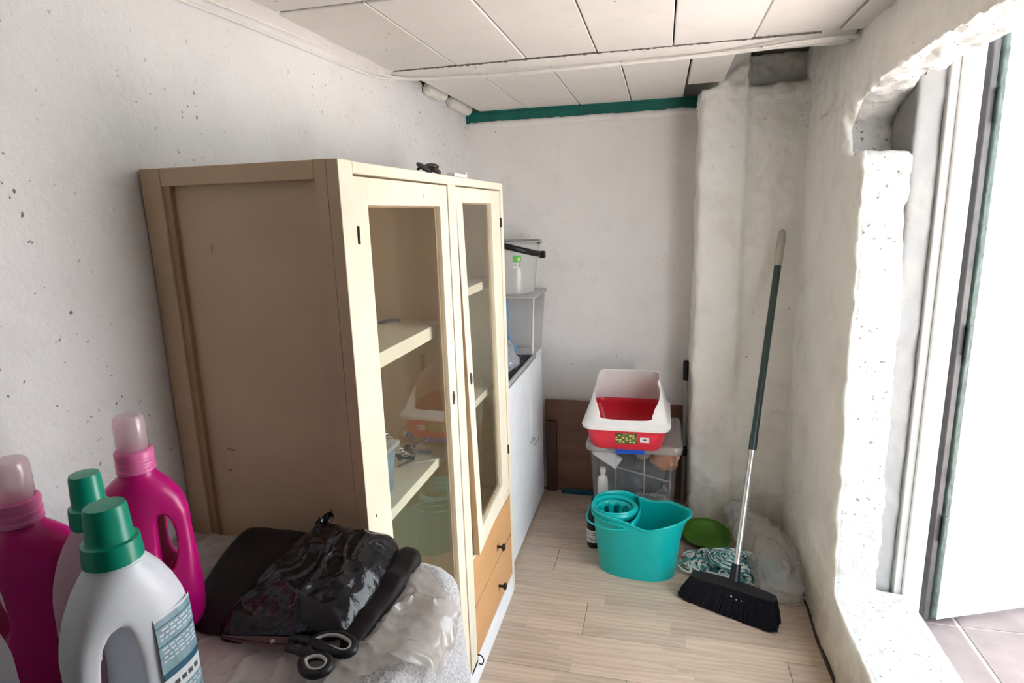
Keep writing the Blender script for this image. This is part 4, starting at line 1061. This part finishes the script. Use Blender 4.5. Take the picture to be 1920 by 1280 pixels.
def pillow(name, outline, fn, mat, base=TZ+.010, nrad=46, sub=14, par=None):
    o_ = smoothpath([(x, y, 0) for x, y in outline], sub, closed=True); c = sum(o_, Vector())/len(o_); q = MB(); rs = []
    rs.append([Vector((p.x, p.y, base)) for p in o_])
    for k in range(nrad, 0, -1):
        f = k/nrad; rs.append([Vector((p.x, p.y, base+.001+fn(p.x, p.y, f))) for p in (c.lerp(a, f) for a in o_)])
    rs.append([c+(a-c)*.004+Vector((0, 0, base+.001+fn(c.x, c.y, 0)-c.z)) for a in o_])
    q.rings(rs, True, True, True); return q.build(name, mat, par)
def rdg(x, y, s, sd=0, an=1., th=.6):
    u = (x*cos(th)+y*sin(th))*s; v = (-x*sin(th)+y*cos(th))*s*an; return 1-abs(noise.noise(Vector((u, v, sd))))*2.2
def f1(x, y, f):
    e = (1-f**6); far = max(0, (y-.70)/.28)
    return e*(.012+.034*far**1.3+.005*rdg(x, y, 7, 1, .2)+.0015*rdg(x, y, 25, 4, .4))
o = pillow('folded_bag', [(-.768, .775), (-.800, .86), (-.812, .93), (-.800, .972), (-.72, .980), (-.64, .972), (-.612, .89), (-.585, .79), (-.61, .715), (-.68, .695), (-.735, .72)], f1, M_matblack)
tag(o, 'matte black folded plastic bag lying flat beside the magenta bottle', 'bag')
def f2(x, y, f):
    e = sqrt(max(0, 1-f**2.6)); far = max(0, (y-.70)/.28)
    r1 = rdg(x, y, 8, 11, .45, .9); r2 = rdg(x, y, 17, 14, .4, 1.2); r3 = rdg(x, y, 42, 17, .5, .5)
    c1 = max(0, 1-abs(noise.noise(Vector((x*16+y*9, (y*.8-x)*7, 31))))*5); c2 = max(0, 1-abs(noise.noise(Vector((x*34-y*12, y*22+x*9, 37))))*5)
    return max(.001, e*(.034+.030*far+.015*max(0, r1)**1.5+.006*max(0, r2)+.0075*c1+.004*c2+.0015*r3))
bb2 = thing('crumpled_bag', 'glossy crumpled black plastic bag bundle on the plastic sheet', 'bag', (0, 0, 0))
pillow('bag_film', [(-.650, .690), (-.668, .77), (-.668, .93), (-.630, .972), (-.55, .980), (-.485, .975), (-.462, .94), (-.452, .86), (-.455, .78), (-.47, .722), (-.55, .702)], f2, M_glossblack, par=bb2)
def f3(x, y, f):
    return max(.001, sqrt(max(0, 1-f**5))*(.002+.022*max(0, (y-.7)/.28)**1.2+.008*max(0, rdg(x, y, 16, 21, .12, 1.35))))
pillow('folded_flap', [(-.452, .700), (-.478, .78), (-.480, .90), (-.470, .965), (-.448, .975), (-.425, .955), (-.420, .88), (-.425, .78), (-.432, .715)], f3, M_matblack, nrad=20, par=bb2)
q = MB()
def tuft(u, v): return Vector((-.640+.030*u+.008*noise.noise(Vector((u*5, v*3, 0))), .955+.010*u-.05*(1-v)*(1-u)+.01*noise.noise(Vector((u*6, v*4, 7))), TZ+.03+.062*v*(1-.4*(1-u))+.006*noise.noise(Vector((u*9, v*7, 2)))))
q.grid(tuft, 16, 10); o = q.build('bag_ear', M_glossblack, bb2, fix=False); solidify(o, .0015, 0)

sc = thing('scissors', 'black handled scissors lying open on the plastic sheet before the bags', 'scissors', (-.53, .69, TZ+.019))
SO = Vector((-.53, .69, TZ+.019))
def blade(pts, z0, z1, name='blade'):
    q = MB(); q.prism(pts, 'z', z0, z1); return part(q, name, M_darkblade, sc, Vector((SO.x, SO.y, 0)), False)
blade([(-.641, .6835), (-.60, .6905), (-.555, .6985), (-.528, .703), (-.522, .690), (-.555, .6845), (-.60, .683)], .003, .0045)
blade([(-.641, .6825), (-.60, .6825), (-.555, .6875), (-.528, .690), (-.515, .676), (-.545, .6755), (-.60, .6785)], .001, .0025)
q = MB(); q.lathe([(.001, .0), (.0035, 0), (.0035, .0058), (.0025, .0066), (.001, .0066)], (-.556, .6875, .0), 14); part(q, 'pivot_screw', M_steel, sc, Vector((SO.x, SO.y, 0)))
def loop(pts, name, rin, rout):
    P_ = smoothpath([(x-SO.x, y-SO.y, .004) for x, y in pts], 6, closed=True)
    q = MB(); q.tube(P_, rout, 12, closed=True)
    for v in q.b.verts: v.co.z = .004+(v.co.z-.004)*.95
    o = q.build(name, M_black, sc)
    c = sum(P_, Vector())/len(P_)
    q = MB(); q.tube([p+(c-p).normalized()*rout*.75+Vector((0, 0, .0035)) for p in P_], rin, 8, closed=True); q.build('grip_lining', M_greyplastic, sc)
loop([(-.496, .700), (-.482, .716), (-.458, .720), (-.434, .709), (-.427, .694), (-.436, .684), (-.458, .686), (-.482, .690)], 'handle', .0026, .0068)
loop([(-.487, .660), (-.476, .673), (-.460, .674), (-.446, .664), (-.445, .648), (-.458, .639), (-.474, .643)], 'handle', .0026, .0068)
q = MB(); q.tube(smoothpath([(-.003, .007, .004), (.015, .010, .004), (.030, .008, .004), (.046, .006, .004)], 5), [.0065]*6+[.0075]*10, 12)
q.tube(smoothpath([(.004, -.010, .004), (.025, -.012, .004), (.040, -.014, .004), (.052, -.018, .004)], 5), [.006]*6+[.0075]*10, 12); 
q.tube(smoothpath([(.046, .006, .004), (.058, .002, .004), (.075, -.004, .004)], 5), .0068, 12); q.tube([(.035, .008, .003), (.036, -.013, .003)], .006, 12)
q.build('shank', M_black, sc)
